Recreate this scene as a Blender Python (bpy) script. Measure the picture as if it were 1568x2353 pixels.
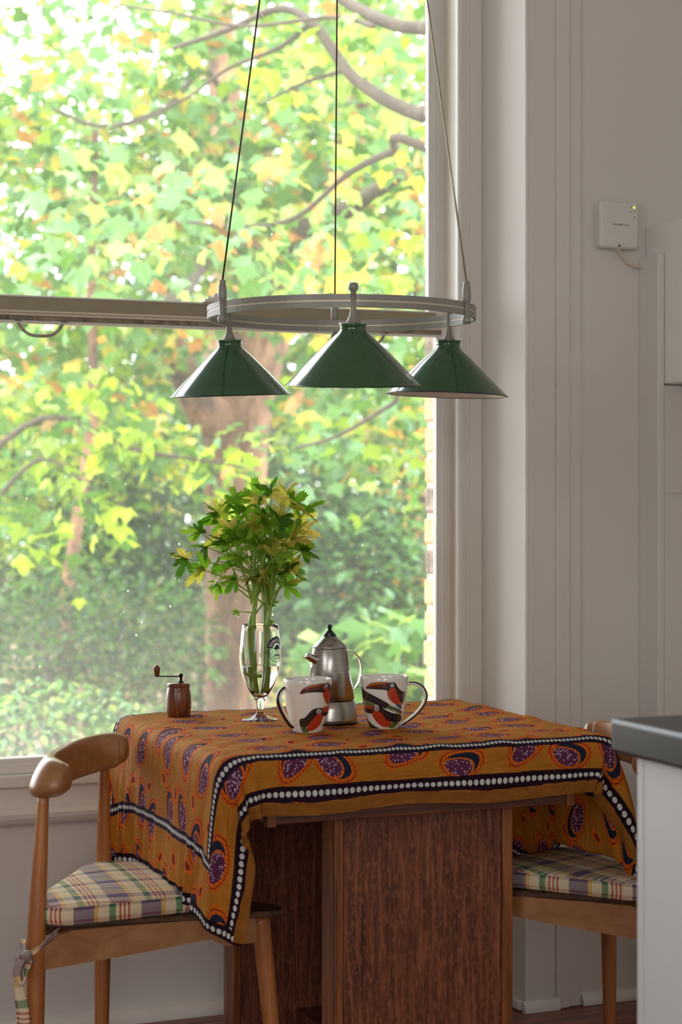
import bpy, bmesh, math, random
import numpy as np
from mathutils import Vector, Matrix

for o in list(bpy.data.objects):
    bpy.data.objects.remove(o)
SC = bpy.context.scene
COL = SC.collection
PI = math.pi
R = math.radians
random.seed(7)

# ------------------------------------------------------------------ camera
# the room's axes: X runs along the window wall, Y runs towards it, Z is up; metres
EYE = 1.224
YAW = R(22.3)
cam_d = bpy.data.cameras.new('camera')
cam = bpy.data.objects.new('camera', cam_d)
COL.objects.link(cam)
cam.location = (0, 0, EYE)
cam.rotation_euler = (R(90), 0, -YAW)
cam_d.sensor_fit = 'VERTICAL'
cam_d.sensor_height = 36
cam_d.sensor_width = 24
cam_d.lens = 4311 / 2353 * 36
cam_d.shift_y = -46.5 / 2353
cam_d.clip_start = 0.05
cam_d.clip_end = 200
cam_d.dof.use_dof = True
cam_d.dof.focus_distance = 3.72
cam_d.dof.aperture_fstop = 4.0
SC.camera = cam

# ------------------------------------------------------------------ sky, daylight, added fill lights, exposure
world = bpy.data.worlds.new('overcast sky')
SC.world = world
world.use_nodes = True
wn = world.node_tree.nodes
bg = wn['Background']
bg.inputs['Color'].default_value = (0.93, 0.97, 1.0, 1)
bg.inputs['Strength'].default_value = 6.9

sun_d = bpy.data.lights.new('hazy_sun', 'SUN')
sun_d.energy = 2.0
sun_d.angle = R(25)
sun_d.color = (1, 0.96, 0.86)
sun = bpy.data.objects.new('hazy_sun', sun_d)
COL.objects.link(sun)
sun.rotation_euler = Vector((0.45, -0.12, -1.0)).to_track_quat('-Z', 'Y').to_euler()

def area(name, loc, target, w, h, power, color=(1, 1, 1), portal=False):
    d = bpy.data.lights.new(name, 'AREA')
    d.shape = 'RECTANGLE'
    d.size = w
    d.size_y = h
    d.energy = power
    d.color = color
    if portal:
        d.cycles.is_portal = True
    o = bpy.data.objects.new(name, d)
    COL.objects.link(o)
    o.location = loc
    o.rotation_euler = (Vector(target) - Vector(loc)).to_track_quat('-Z', 'Z').to_euler()
    return o
area('window_portal', (.87, 4.34, 1.8), (.87, 0, 1.8), 2.3, 2.5, 1, portal=True)
area('rear_fill', (-0.4, -2.45, 1.75), (0.6, 4, 1.0), 2.0, 1.7, 57, (1.0, 0.985, 0.972))  # fill light added behind the camera; the rear wall has no opening
area('side_fill', (-1.95, 1.2, 1.8), (2.0, 2.6, 1.1), 1.5, 1.7, 27, (0.94, 0.97, 1.0))  # cooler fill added at the left to brighten the room, no window built

SC.view_settings.view_transform = 'Standard'
SC.view_settings.look = 'None'
SC.view_settings.exposure = 0.1
SC.view_settings.gamma = 1.0
SC.view_settings.use_curve_mapping = False

# ------------------------------------------------------------------ helpers: pixels measured on the photograph -> metres
SN, CS = math.sin(YAW), math.cos(YAW)
def at(px, py, z):
    xc = (px - 784) / 4311 * z
    return Vector((CS * xc + SN * z, -SN * xc + CS * z, EYE - (py - 1130) / 4311 * z))
def onY(px, Y):
    r = (px - 784) / 4311
    return Y / (CS - SN * r)
RIGHT = Vector((CS, -SN, 0))
TOCAM = Vector((-SN, -CS, 0))

# ------------------------------------------------------------------ helpers: materials
def srgb(r, g=None, b=None):
    if g is None:
        g = b = r
    f = lambda c: (c / 255 / 12.92) if c / 255 <= 0.04045 else ((c / 255 + 0.055) / 1.055) ** 2.4
    return (f(r), f(g), f(b), 1)

class S:
    """a shader socket with arithmetic"""
    def __init__(s, nt, sock): s.nt = nt; s.k = sock
    def _m(s, op, *a):
        n = s.nt.nodes.new('ShaderNodeMath'); n.operation = op
        for i, v in enumerate((s,) + a):
            if isinstance(v, S): s.nt.links.new(v.k, n.inputs[i])
            else: n.inputs[i].default_value = v
        return S(s.nt, n.outputs[0])
    def __add__(s, o): return s._m('ADD', o)
    def __sub__(s, o): return s._m('SUBTRACT', o)
    def __mul__(s, o): return s._m('MULTIPLY', o)
    def __truediv__(s, o): return s._m('DIVIDE', o)
    def __lt__(s, o): return s._m('LESS_THAN', o)
    def __gt__(s, o): return s._m('GREATER_THAN', o)
    def abs(s): return s._m('ABSOLUTE')
    def fract(s): return s._m('FRACT')
    def sin(s): return s._m('SINE')
    def cos(s): return s._m('COSINE')
    def sqrt(s): return s._m('SQRT')
    def mn(s, o): return s._m('MINIMUM', o)
    def mx(s, o): return s._m('MAXIMUM', o)
def hyp(a, b): return (a * a + b * b).sqrt()

def newmat(name):
    m = bpy.data.materials.new(name)
    m.use_nodes = True
    nt = m.node_tree
    return m, nt, nt.nodes['Principled BSDF']
def coords(nt, kind='Object', scale=(1, 1, 1), rot=(0, 0, 0)):
    tc = nt.nodes.new('ShaderNodeTexCoord')
    mp = nt.nodes.new('ShaderNodeMapping')
    mp.inputs['Scale'].default_value = scale
    mp.inputs['Rotation'].default_value = rot
    nt.links.new(tc.outputs[kind], mp.inputs['Vector'])
    return mp.outputs[0]
def noise(nt, vec, scale, detail=4, rough=0.55, dist=0.0):
    n = nt.nodes.new('ShaderNodeTexNoise')
    n.inputs['Scale'].default_value = scale
    n.inputs['Detail'].default_value = detail
    n.inputs['Roughness'].default_value = rough
    n.inputs['Distortion'].default_value = dist
    nt.links.new(vec, n.inputs['Vector'])
    return n.outputs[0]
def ramp(nt, fac, stops, interp='LINEAR'):
    n = nt.nodes.new('ShaderNodeValToRGB')
    cr = n.color_ramp
    cr.interpolation = interp
    while len(cr.elements) < len(stops): cr.elements.new(0.5)
    for e, (p, c) in zip(cr.elements, stops):
        e.position = p
        e.color = c if len(c) == 4 else (*c, 1)
    nt.links.new(fac.k if isinstance(fac, S) else fac, n.inputs[0])
    return n.outputs[0]
def mixc(nt, fac, a, b, mode='MIX'):
    n = nt.nodes.new('ShaderNodeMix')
    n.data_type = 'RGBA'
    n.blend_type = mode
    for v, i in ((fac, 0), (a, 6), (b, 7)):
        if isinstance(v, S): nt.links.new(v.k, n.inputs[i])
        elif isinstance(v, bpy.types.NodeSocket): nt.links.new(v, n.inputs[i])
        else: n.inputs[i].default_value = v
    return n.outputs[2]
def bump(nt, bs, height, strength=0.2, dist=0.002):
    n = nt.nodes.new('ShaderNodeBump')
    n.inputs['Strength'].default_value = strength
    n.inputs['Distance'].default_value = dist
    nt.links.new(height.k if isinstance(height, S) else height, n.inputs['Height'])
    nt.links.new(n.outputs[0], bs.inputs['Normal'])

def plain(name, c, rough=0.5, metal=0.0, var=0.06, nscale=25, bmp=0.05, spec=0.5, bdist=0.001, coat=0):
    m, nt, bs = newmat(name)
    v = coords(nt)
    n = noise(nt, v, nscale)
    d = tuple(x * (1 - var) for x in c[:3]) + (1,)
    l = tuple(min(1, x * (1 + var)) for x in c[:3]) + (1,)
    nt.links.new(ramp(nt, n, [(0.3, d), (0.7, l)]), bs.inputs['Base Color'])
    bs.inputs['Roughness'].default_value = rough
    bs.inputs['Metallic'].default_value = metal
    bs.inputs['Specular IOR Level'].default_value = spec
    bs.inputs['Coat Weight'].default_value = coat
    bs.inputs['Coat Roughness'].default_value = 0.08
    if bmp: bump(nt, bs, n, bmp, bdist)
    return m

def wood(name, dark, mid, light, axis='Z', scale=1.0, rough=0.42, fleck=0.0, coat=0.15, pore=0.7):
    m, nt, bs = newmat(name)
    sc = {'X': (1.2, 22, 22), 'Y': (22, 1.2, 22), 'Z': (22, 22, 1.2)}[axis]
    v = coords(nt, 'Object', tuple(s * scale for s in sc))
    n = noise(nt, v, 2.2, 8, 0.62, 0.6)
    col = ramp(nt, n, [(0.32, dark), (0.5, mid), (0.68, light)])
    v2 = coords(nt, 'Object', tuple(s * scale * (4 if s > 2 else 1.5) for s in sc))
    n2 = noise(nt, v2, 3, 3, 0.5)
    pores = ramp(nt, n2, [(0.36, (0.55, 0.5, 0.48, 1)), (0.46, (1, 1, 1, 1))])
    col = mixc(nt, pore, col, pores, 'MULTIPLY')
    if fleck:
        v3 = coords(nt, 'Object', (260, 260, 75), (0, 0.5, 0))
        n3 = noise(nt, v3, 1.0, 2, 0.5, 0.2)
        fl = ramp(nt, n3, [(0.52, (0, 0, 0, 1)), (0.62, (1, 1, 1, 1))])
        fm = nt.nodes.new('ShaderNodeMath'); fm.operation = 'MULTIPLY'
        nt.links.new(fl, fm.inputs[0]); fm.inputs[1].default_value = fleck
        col = mixc(nt, S(nt, fm.outputs[0]), col, light)
    nt.links.new(col, bs.inputs['Base Color'])
    bs.inputs['Roughness'].default_value = rough
    bs.inputs['Coat Weight'].default_value = coat
    bs.inputs['Coat Roughness'].default_value = 0.25
    bump(nt, bs, n2, 0.12, 0.0006)
    return m

M = {}
M['wall'] = plain('painted plaster', srgb(227, 222, 215), 0.62, var=0.02, nscale=6, bmp=0.12, bdist=0.004)
M['lower_wall'] = plain('painted panel', srgb(224, 220, 215), 0.6, var=0.02, nscale=8, bmp=0.1, bdist=0.003)
M['trim'] = plain('gloss painted woodwork', srgb(232, 229, 222), 0.34, var=0.03, nscale=14, bmp=0.2, bdist=0.002)
M['trim_cream'] = plain('cream painted woodwork', srgb(222, 210, 192), 0.38, var=0.04, nscale=18, bmp=0.2, bdist=0.002)
M['rail_paint'] = plain('aged olive grey paint', srgb(158, 146, 122), 0.45, var=0.06, nscale=30, bmp=0.3)
M['rail_dirt'] = plain('dirty flaking paint', srgb(140, 128, 108), 0.8, var=0.5, nscale=60, bmp=0.8, bdist=0.003)
M['ceiling'] = plain('ceiling paint', srgb(235, 233, 228), 0.8, var=0.02)
M['unit_white'] = plain('white cupboard paint', srgb(236, 236, 232), 0.35, var=0.01, bmp=0)
M['plastic_white'] = plain('white plastic', srgb(226, 224, 218), 0.35, var=0.01, bmp=0)
M['cable_cream'] = plain('cream cable', srgb(224, 208, 188), 0.5, var=0.03)
M['ink'] = plain('grey ink', srgb(90, 88, 88), 0.5, var=0.02, bmp=0)
M['ink_dark'] = plain('dark ink', srgb(40, 38, 40), 0.5, var=0.02, bmp=0)
M['counter_top'] = plain('dark worktop', srgb(38, 38, 37), 0.32, var=0.3, nscale=60, bmp=0.05)
M['counter_front'] = plain('pale grey unit', srgb(204, 205, 203), 0.45, var=0.01, bmp=0)
M['floor_gap'] = plain('dark floor gap', srgb(40, 26, 22), 0.9, var=0.1)
M['plank'] = wood('red brown floorboard', srgb(84, 38, 24), srgb(126, 58, 38), srgb(158, 84, 60), 'X', 0.5, 0.32)
M['oak'] = wood('brown oak', srgb(56, 28, 16), srgb(98, 50, 30), srgb(132, 74, 46), 'Z', 1.0, 0.45, coat=0.1)
M['oak_panel'] = wood('quartered oak panel', srgb(72, 38, 24), srgb(112, 62, 40), srgb(160, 96, 66), 'Z', 2.6, 0.5, 0.55, coat=0.1)
M['oak_rail'] = wood('brown oak rail', srgb(58, 30, 18), srgb(104, 56, 34), srgb(136, 80, 52), 'X', 1.0, 0.45, coat=0.1)
M['oak_edge'] = wood('golden oak edging', srgb(92, 50, 24), srgb(144, 84, 44), srgb(176, 108, 60), 'Z', 1.4, 0.42)
M['beech'] = wood('honey beech', srgb(150, 90, 46), srgb(178, 112, 60), srgb(192, 126, 72), 'Z', 0.6, 0.34, pore=0.25)
M['beech_rail'] = wood('honey beech rail', srgb(148, 102, 62), srgb(162, 114, 72), srgb(174, 128, 84), 'X', 0.6, 0.3, pore=0.12)
M['seat_ply'] = wood('dark seat plywood', srgb(54, 36, 24), srgb(78, 54, 38), srgb(100, 72, 52), 'X', 0.6, 0.25)
M['mill_wood'] = wood('dark walnut mill wood', srgb(70, 30, 14), srgb(112, 56, 26), srgb(150, 84, 42), 'Z', 2.5, 0.3, coat=0.4)
M['black_metal'] = plain('blackened steel', srgb(44, 36, 34), 0.3, 0.8, bmp=0)
M['ring_paint'] = plain('grey painted metal', srgb(150, 148, 138), 0.4, 0.1, var=0.03, bmp=0)
M['ring_gold'] = plain('pale rubber strip', srgb(222, 214, 190), 0.4, 0.2, bmp=0)
M['cable_dark'] = plain('brown cable', srgb(74, 58, 48), 0.5, bmp=0)
M['cable_clear'] = plain('pale wrapped cable', srgb(176, 166, 142), 0.3, 0.4, bmp=0)
M['enamel_in'] = plain('white enamel', srgb(235, 235, 230), 0.2, bmp=0)
M['bulb'] = plain('frosted bulb', srgb(238, 236, 228), 0.2, bmp=0)
M['enamel_rim'] = plain('dark enamel rim', srgb(26, 36, 40), 0.2, bmp=0)
def enamel(name, c):
    m, nt, bs = newmat(name)
    v = coords(nt)
    n = noise(nt, v, 40, 3)
    nt.links.new(ramp(nt, n, [(0.3, tuple(x * .8 for x in c[:3]) + (1,)), (0.7, c)]), bs.inputs['Base Color'])
    bs.inputs['Roughness'].default_value = 0.15
    bs.inputs['Coat Weight'].default_value = 0.8
    bs.inputs['Coat Roughness'].default_value = 0.12
    n2 = noise(nt, v, 14, 2)
    bump(nt, bs, n2, 0.25, 0.004)
    return m
M['enamel'] = enamel('green enamel', srgb(36, 92, 50))
def steel():
    m, nt, bs = newmat('brushed steel')
    v = coords(nt, 'Object', (1, 1, 260))
    n = noise(nt, v, 3, 3)
    nt.links.new(ramp(nt, n, [(0.3, srgb(150, 148, 142)), (0.7, srgb(196, 192, 186))]), bs.inputs['Base Color'])
    bs.inputs['Metallic'].default_value = 1
    bs.inputs['Roughness'].default_value = 0.26
    bs.inputs['Anisotropic'].default_value = 0.5
    return m
M['steel'] = steel()
M['chrome'] = plain('polished steel', srgb(214, 208, 200), 0.1, 1.0, bmp=0)
M['black_plastic'] = plain('black plastic', srgb(20, 28, 32), 0.25, bmp=0)
M['china'] = plain('white china', srgb(240, 236, 228), 0.12, var=0.01, bmp=0, coat=0.6)
M['brick_y'] = plain('yellow stock brick', srgb(196, 164, 122), 0.9, var=0.35, nscale=45, bmp=1.0, bdist=0.01)
M['brick_g'] = plain('sooty grey brick', srgb(128, 112, 98), 0.9, var=0.5, nscale=40, bmp=1.0, bdist=0.01)
M['mortar'] = plain('pinkish mortar', srgb(216, 190, 166), 0.95, var=0.12, nscale=60, bmp=0.8, bdist=0.005)
M['mudflesh'] = plain('fallen leaves and earth', srgb(128, 108, 80), 0.9, var=0.5, nscale=3, bmp=0.5)
M['led'] = None
m, nt, bs = newmat('lit yellow led')
bs.inputs['Base Color'].default_value = srgb(240, 240, 40)
bs.inputs['Emission Color'].default_value = srgb(240, 236, 30)
bs.inputs['Emission Strength'].default_value = 1.2
M['led'] = m

def flat(name, c, rough=0.3):
    m, nt, bs = newmat(name)
    n = noise(nt, coords(nt), 120, 3)
    nt.links.new(ramp(nt, n, [(0.3, tuple(x * .85 for x in c[:3]) + (1,)), (0.7, c)]), bs.inputs['Base Color'])
    bs.inputs['Roughness'].default_value = rough
    bs.inputs['Coat Weight'].default_value = 0.5
    return m
for k, c in dict(p_red=(196, 62, 34), p_black=(34, 28, 30), p_brown=(96, 38, 26), p_orange=(206, 110, 40), p_white=(236, 232, 222),
                 p_blue=(52, 92, 120), p_green=(104, 118, 50), p_yellow=(190, 160, 60), p_navy=(24, 34, 92)).items():
    M[k] = flat('glaze ' + k[2:], srgb(*c))

# glass kinds
def glass_mat(name, color=(1, 1, 1, 1), ior=1.5, rough=0.0):
    m, nt, bs = newmat(name)
    bs.inputs['Base Color'].default_value = color
    bs.inputs['Transmission Weight'].default_value = 1
    bs.inputs['IOR'].default_value = ior
    bs.inputs['Roughness'].default_value = rough
    return m
M['glass'] = glass_mat('clear drinking glass')
M['water'] = glass_mat('water', (0.97, 1, 0.93, 1), 1.33)
def pane_mat():
    # old window glass: clear, a little reflection, a film of dust and splashes thickest towards the bottom
    m = bpy.data.materials.new('dusty window pane')
    m.use_nodes = True
    nt = m.node_tree
    nt.nodes.clear()
    out = nt.nodes.new('ShaderNodeOutputMaterial')
    tr = nt.nodes.new('ShaderNodeBsdfTransparent')
    gl = nt.nodes.new('ShaderNodeBsdfGlossy'); gl.inputs['Roughness'].default_value = 0.02
    fr = nt.nodes.new('ShaderNodeFresnel'); fr.inputs['IOR'].default_value = 1.45
    mx = nt.nodes.new('ShaderNodeMixShader')
    nt.links.new(fr.outputs[0], mx.inputs[0]); nt.links.new(tr.outputs[0], mx.inputs[1]); nt.links.new(gl.outputs[0], mx.inputs[2])
    tl = nt.nodes.new('ShaderNodeBsdfTranslucent'); tl.inputs['Color'].default_value = (0.9, 0.93, 0.9, 1)
    df = nt.nodes.new('ShaderNodeBsdfDiffuse'); df.inputs['Color'].default_value = (0.9, 0.9, 0.88, 1)
    md = nt.nodes.new('ShaderNodeMixShader'); md.inputs[0].default_value = 0.35
    nt.links.new(tl.outputs[0], md.inputs[1]); nt.links.new(df.outputs[0], md.inputs[2])
    geo = nt.nodes.new('ShaderNodeNewGeometry')
    sep = nt.nodes.new('ShaderNodeSeparateXYZ'); nt.links.new(geo.outputs['Position'], sep.inputs[0])
    x, z = S(nt, sep.outputs[0]), S(nt, sep.outputs[2])
    pos = geo.outputs['Position']
    film = S(nt, noise(nt, pos, 2.5, 3)) * 0.02 + 0.032
    low = ((z * -1.0 + 1.05) * 0.9).mx(0.0) * ((x * -1.0 + 1.75).mx(0.0)) * 0.22      # dust gathered in the low left corner
    def specks(scale, size, off):
        vo = nt.nodes.new('ShaderNodeTexVoronoi'); vo.inputs['Scale'].default_value = scale
        mp = nt.nodes.new('ShaderNodeMapping'); mp.inputs['Scale'].default_value = (1, 1, 0.45); mp.inputs['Location'].default_value = (off, 0, off)
        mp.inputs['Rotation'].default_value = (0, 0.3, 0)
        nt.links.new(pos, mp.inputs[0]); nt.links.new(mp.outputs[0], vo.inputs['Vector'])
        sx = nt.nodes.new('ShaderNodeSeparateXYZ'); nt.links.new(vo.outputs['Color'], sx.inputs[0])
        keep = S(nt, sx.outputs[0]) > 0.72
        return (S(nt, vo.outputs['Distance']) < size) * keep
    sp = specks(45, 0.06, 0.3) * 0.8 + specks(120, 0.07, 1.7) * 0.5
    fac = (film + low + sp).mn(0.8)
    mf = nt.nodes.new('ShaderNodeMixShader')
    nt.links.new(fac.k, mf.inputs[0]); nt.links.new(mx.outputs[0], mf.inputs[1]); nt.links.new(md.outputs[0], mf.inputs[2])
    nt.links.new(mf.outputs[0], out.inputs[0])
    return m
M['pane'] = pane_mat()

def leaf_mat(name, trans=0.5):
    m, nt, bs = newmat(name)
    a = nt.nodes.new('ShaderNodeAttribute'); a.attribute_name = 'tint'
    nz = noise(nt, coords(nt), 9, 2)
    c = mixc(nt, 0.35, a.outputs['Color'], ramp(nt, nz, [(0.3, (.45, .45, .45, 1)), (0.7, (.9, .9, .9, 1))]), 'MULTIPLY')
    nt.links.new(c, bs.inputs['Base Color'])
    bs.inputs['Roughness'].default_value = 0.38
    tl = nt.nodes.new('ShaderNodeBsdfTranslucent')
    c2 = mixc(nt, 1.0, c, (1.0, 1.0, 0.62, 1), 'MULTIPLY')
    nt.links.new(c2, tl.inputs[0])
    mx = nt.nodes.new('ShaderNodeMixShader'); mx.inputs[0].default_value = trans
    nt.links.new(bs.outputs[0], mx.inputs[1]); nt.links.new(tl.outputs[0], mx.inputs[2])
    nt.links.new(mx.outputs[0], nt.nodes['Material Output'].inputs[0])
    return m
M['leaf'] = leaf_mat('broad leaf', 0.5)
M['celery_leaf'] = leaf_mat('celery leaf', 0.6)
M['celery_stalk'] = plain('celery stalk', srgb(136, 172, 60), 0.35, var=0.25, nscale=30, bmp=0.2)
def bark():
    m, nt, bs = newmat('pinkish brown bark')
    a = noise(nt, coords(nt, 'Object', (1, 1, .45)), 4.5, 6, .65, .6)
    b = noise(nt, coords(nt, 'Object', (9, 9, 1.6)), 2.5, 5, .6, .4)
    c = mixc(nt, 0.75, ramp(nt, a, [(.36, srgb(92, 70, 58)), (.5, srgb(150, 112, 88)), (.64, srgb(196, 152, 118))]), ramp(nt, b, [(.35, (.45, .42, .4, 1)), (.55, (1, 1, 1, 1))]), 'MULTIPLY')
    nt.links.new(c, bs.inputs['Base Color']); bs.inputs['Roughness'].default_value = .95
    bump(nt, bs, b, 1.0, .04)
    return m
M['bark'] = bark()
M['bark_dark'] = plain('grey branch bark', srgb(84, 74, 64), 0.9, var=0.3, nscale=20, bmp=0.6)

# plaid cotton: the same stripe sequence across and along (UV in metres)
def plaid():
    m, nt, bs = newmat('plaid cotton')
    uv = nt.nodes.new('ShaderNodeUVMap'); uv.uv_map = 'UVMap'
    sx = nt.nodes.new('ShaderNodeSeparateXYZ'); nt.links.new(uv.outputs[0], sx.inputs[0])
    pur, yel, bei, gre, red = srgb(104, 88, 116), srgb(214, 168, 76), srgb(222, 206, 172), srgb(52, 122, 74), srgb(180, 52, 56)
    seq = [(0, pur), (.30, yel), (.362, bei), (.52, gre), (.62, bei), (.67, red), (.70, bei), (.735, red), (.765, bei), (.80, red), (.83, bei), (.93, bei)]
    seq2 = [(0, bei), (.10, pur), (.33, bei), (.40, yel), (.50, bei), (.60, gre), (.64, bei), (.72, pur), (.78, bei), (.90, red), (.93, bei)]
    u = (S(nt, sx.outputs[0]) / 0.129).fract()
    v = (S(nt, sx.outputs[1]) / 0.105).fract()
    a = ramp(nt, u, seq, 'CONSTANT')
    b = ramp(nt, v, seq2, 'CONSTANT')
    c = mixc(nt, 0.5, a, b)
    # Z of the UV is 0 on the top; the boxing carries the crosswise stripes stronger: kept in a face attribute
    at_ = nt.nodes.new('ShaderNodeAttribute'); at_.attribute_name = 'side'
    c = mixc(nt, S(nt, at_.outputs['Fac']), c, mixc(nt, 0.2, a, b))
    nt.links.new(c, bs.inputs['Base Color'])
    bs.inputs['Roughness'].default_value = 0.85
    bs.inputs['Specular IOR Level'].default_value = 0.3
    w = noise(nt, coords(nt), 700, 2)
    bump(nt, bs, w, 0.15, 0.0008)
    return m
M['plaid'] = plaid()

# wax print cloth: pods, small seeds, dotted borders, all drawn from the cloth's own flat coordinates in metres
CW0, CW1, CD0, CD1 = -0.240, 0.822 + 0.285, -0.092, 0.72 + 0.19      # the flat cloth, measured from the table's near left corner
def waxprint():
    m, nt, bs = newmat('ochre wax print cotton')
    uvn = nt.nodes.new('ShaderNodeUVMap'); uvn.uv_map = 'UVMap'
    sx = nt.nodes.new('ShaderNodeSeparateXYZ'); nt.links.new(uvn.outputs[0], sx.inputs[0])
    u, v = S(nt, sx.outputs[0]), S(nt, sx.outputs[1])
    wob = S(nt, noise(nt, uvn.outputs[0], 18, 3)) - 0.5
    def cells(su, sv, ou, ov, rnd):
        cb = nt.nodes.new('ShaderNodeCombineXYZ')
        pu, pv = (u + ou) / su, (v + ov) / sv
        nt.links.new(pu.k, cb.inputs[0]); nt.links.new(pv.k, cb.inputs[1])
        vo = nt.nodes.new('ShaderNodeTexVoronoi'); vo.voronoi_dimensions = '2D'
        vo.inputs['Scale'].default_value = 1; vo.inputs['Randomness'].default_value = rnd
        nt.links.new(cb.outputs[0], vo.inputs['Vector'])
        sp = nt.nodes.new('ShaderNodeSeparateXYZ'); nt.links.new(vo.outputs['Position'], sp.inputs[0])
        sc = nt.nodes.new('ShaderNodeSeparateXYZ'); nt.links.new(vo.outputs['Color'], sc.inputs[0])
        du, dv = (pu - S(nt, sp.outputs[0])) * su, (pv - S(nt, sp.outputs[1])) * sv
        return du, dv, S(nt, sc.outputs[0]), S(nt, sc.outputs[1])
    def rot(du, dv, a):
        c, s = a.cos(), a.sin()
        return du * c + dv * s, dv * c - du * s
    base = mixc(nt, S(nt, noise(nt, uvn.outputs[0], 30, 4)), srgb(172, 106, 32), srgb(212, 142, 52))
    # pods
    du, dv, r1, r2 = cells(0.118, 0.098, 0.02, 0.03, 0.42)
    x, y = rot(du, dv, (r1 - 0.5) * 1.5)
    y = y + x * x * 6.0 * (r2 - 0.5) * 2.0
    lens = (x / 0.046).abs()
    e = hyp(x / 0.047, y / 0.027) + wob * 0.18
    e2 = hyp((x + 0.010) / 0.025, (y + 0.006) / 0.0140) + wob * 0.25
    vo = nt.nodes.new('ShaderNodeTexVoronoi'); vo.inputs['Scale'].default_value = 230
    nt.links.new(uvn.outputs[0], vo.inputs['Vector'])
    speck = (S(nt, vo.outputs['Distance']) < 0.30)
    core = mixc(nt, speck, srgb(104, 50, 84), srgb(232, 214, 232))
    hatch = ((x * 900.0).sin() > 0.3) * (e > 0.72)
    orange = mixc(nt, hatch * 0.4, srgb(236, 112, 24), srgb(150, 60, 20))
    pod = mixc(nt, e2 < 1.38, srgb(36, 44, 66), orange)
    pod = mixc(nt, e < 0.62, orange, pod) if False else pod
    pod = mixc(nt, e2 < 1.20, pod, core)
    pod = mixc(nt, e > 0.76, pod, orange)
    pod = mixc(nt, (e > 0.92) * (e < 0.955), pod, srgb(70, 30, 40))
    c = mixc(nt, e < 1.06, base, pod)
    # seeds in the gaps
    du, dv, r1, r2 = cells(0.118, 0.098, 0.02 + 0.059, 0.03 + 0.049, 0.25)
    x, y = rot(du, dv, (r1 - 0.5) * 2.4)
    s = hyp(x / 0.019, y / 0.010) + wob * 0.2
    seed = mixc(nt, s < 0.55, srgb(238, 112, 26), srgb(140, 50, 44))
    c = mixc(nt, (s < 1.0) * (e > 1.12), c, seed)
    # dotted lines
    def line(dist, along, lo, hi, c, halfw, pitch, dr, squash, dark):
        """dist: distance from the line; drawn where lo..hi"""
        inr = (along > lo - halfw) * (along < hi + halfw)
        ragged = wob * 0.006
        band = ((dist.abs() + ragged) < halfw) * inr
        c = mixc(nt, band, c, dark)
        t = ((along / pitch).fract() - 0.5) * pitch
        dot = (hyp(dist * squash, t) < dr) * inr
        return mixc(nt, dot, c, srgb(228, 228, 226))
    iu0, iu1, iv0, iv1 = -0.130, 0.822 + 0.085, 0.012, 0.72 - 0.055
    drk = srgb(44, 28, 48)
    zig = (((u + 0.1) / 0.42).fract() - 0.5).abs() * 0.0
    for (d, al, lo, hi) in ((v - iv0 + zig, u, iu0, iu1), (v - iv1, u, iu0, iu1), (u - iu0, v, iv0, iv1), (u - iu1, v, iv0, iv1)):
        c = line(d, al, lo, hi, c, 0.010, 0.0085, 0.0034, 0.9, drk)
    ou0, ou1, ov0, ov1 = CW0 + 0.010, CW1 - 0.014, CD0 + 0.036, CD1 - 0.036
    for (d, al, lo, hi) in ((v - ov0, u, ou0, ou1), (v - ov1, u, ou0, ou1), (u - ou0, v, ov0, ov1), (u - ou1, v, ov0, ov1)):
        c = line(d, al, lo, hi, c, 0.013, 0.0125, 0.0049, 1.0, srgb(40, 20, 32))
    # plain ochre selvedge outside the outer line
    edge = (u < ou0 - 0.014) + (u > ou1 + 0.014) + (v < ov0 - 0.014) + (v > ov1 + 0.014)
    c = mixc(nt, edge.mn(1.0), c, mixc(nt, S(nt, noise(nt, uvn.outputs[0], 30, 4)), srgb(140, 84, 32), srgb(176, 114, 46)))
    hem = (u < CW0 + 0.005) + (u > CW1 - 0.005) + (v > CD1 - 0.005)
    c = mixc(nt, hem.mn(1.0), c, srgb(44, 26, 30))
    nt.links.new(c, bs.inputs['Base Color'])
    bs.inputs['Roughness'].default_value = 0.75
    bs.inputs['Specular IOR Level'].default_value = 0.15
    mp = nt.nodes.new('ShaderNodeMapping'); mp.inputs['Scale'].default_value = (9, 34, 1)
    nt.links.new(uvn.outputs[0], mp.inputs[0])
    cre = S(nt, noise(nt, mp.outputs[0], 1.0, 5, 0.6, 1.5)) + S(nt, noise(nt, uvn.outputs[0], 26, 4, 0.6, 0.8)) * 0.6
    bump(nt, bs, cre, 0.85, 0.010)
    tl = nt.nodes.new('ShaderNodeBsdfTranslucent'); nt.links.new(c, tl.inputs[0])
    mx = nt.nodes.new('ShaderNodeMixShader'); mx.inputs[0].default_value = 0.22
    nt.links.new(bs.outputs[0], mx.inputs[1]); nt.links.new(tl.outputs[0], mx.inputs[2])
    nt.links.new(mx.outputs[0], nt.nodes['Material Output'].inputs[0])
    return m
M['wax'] = waxprint()

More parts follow.
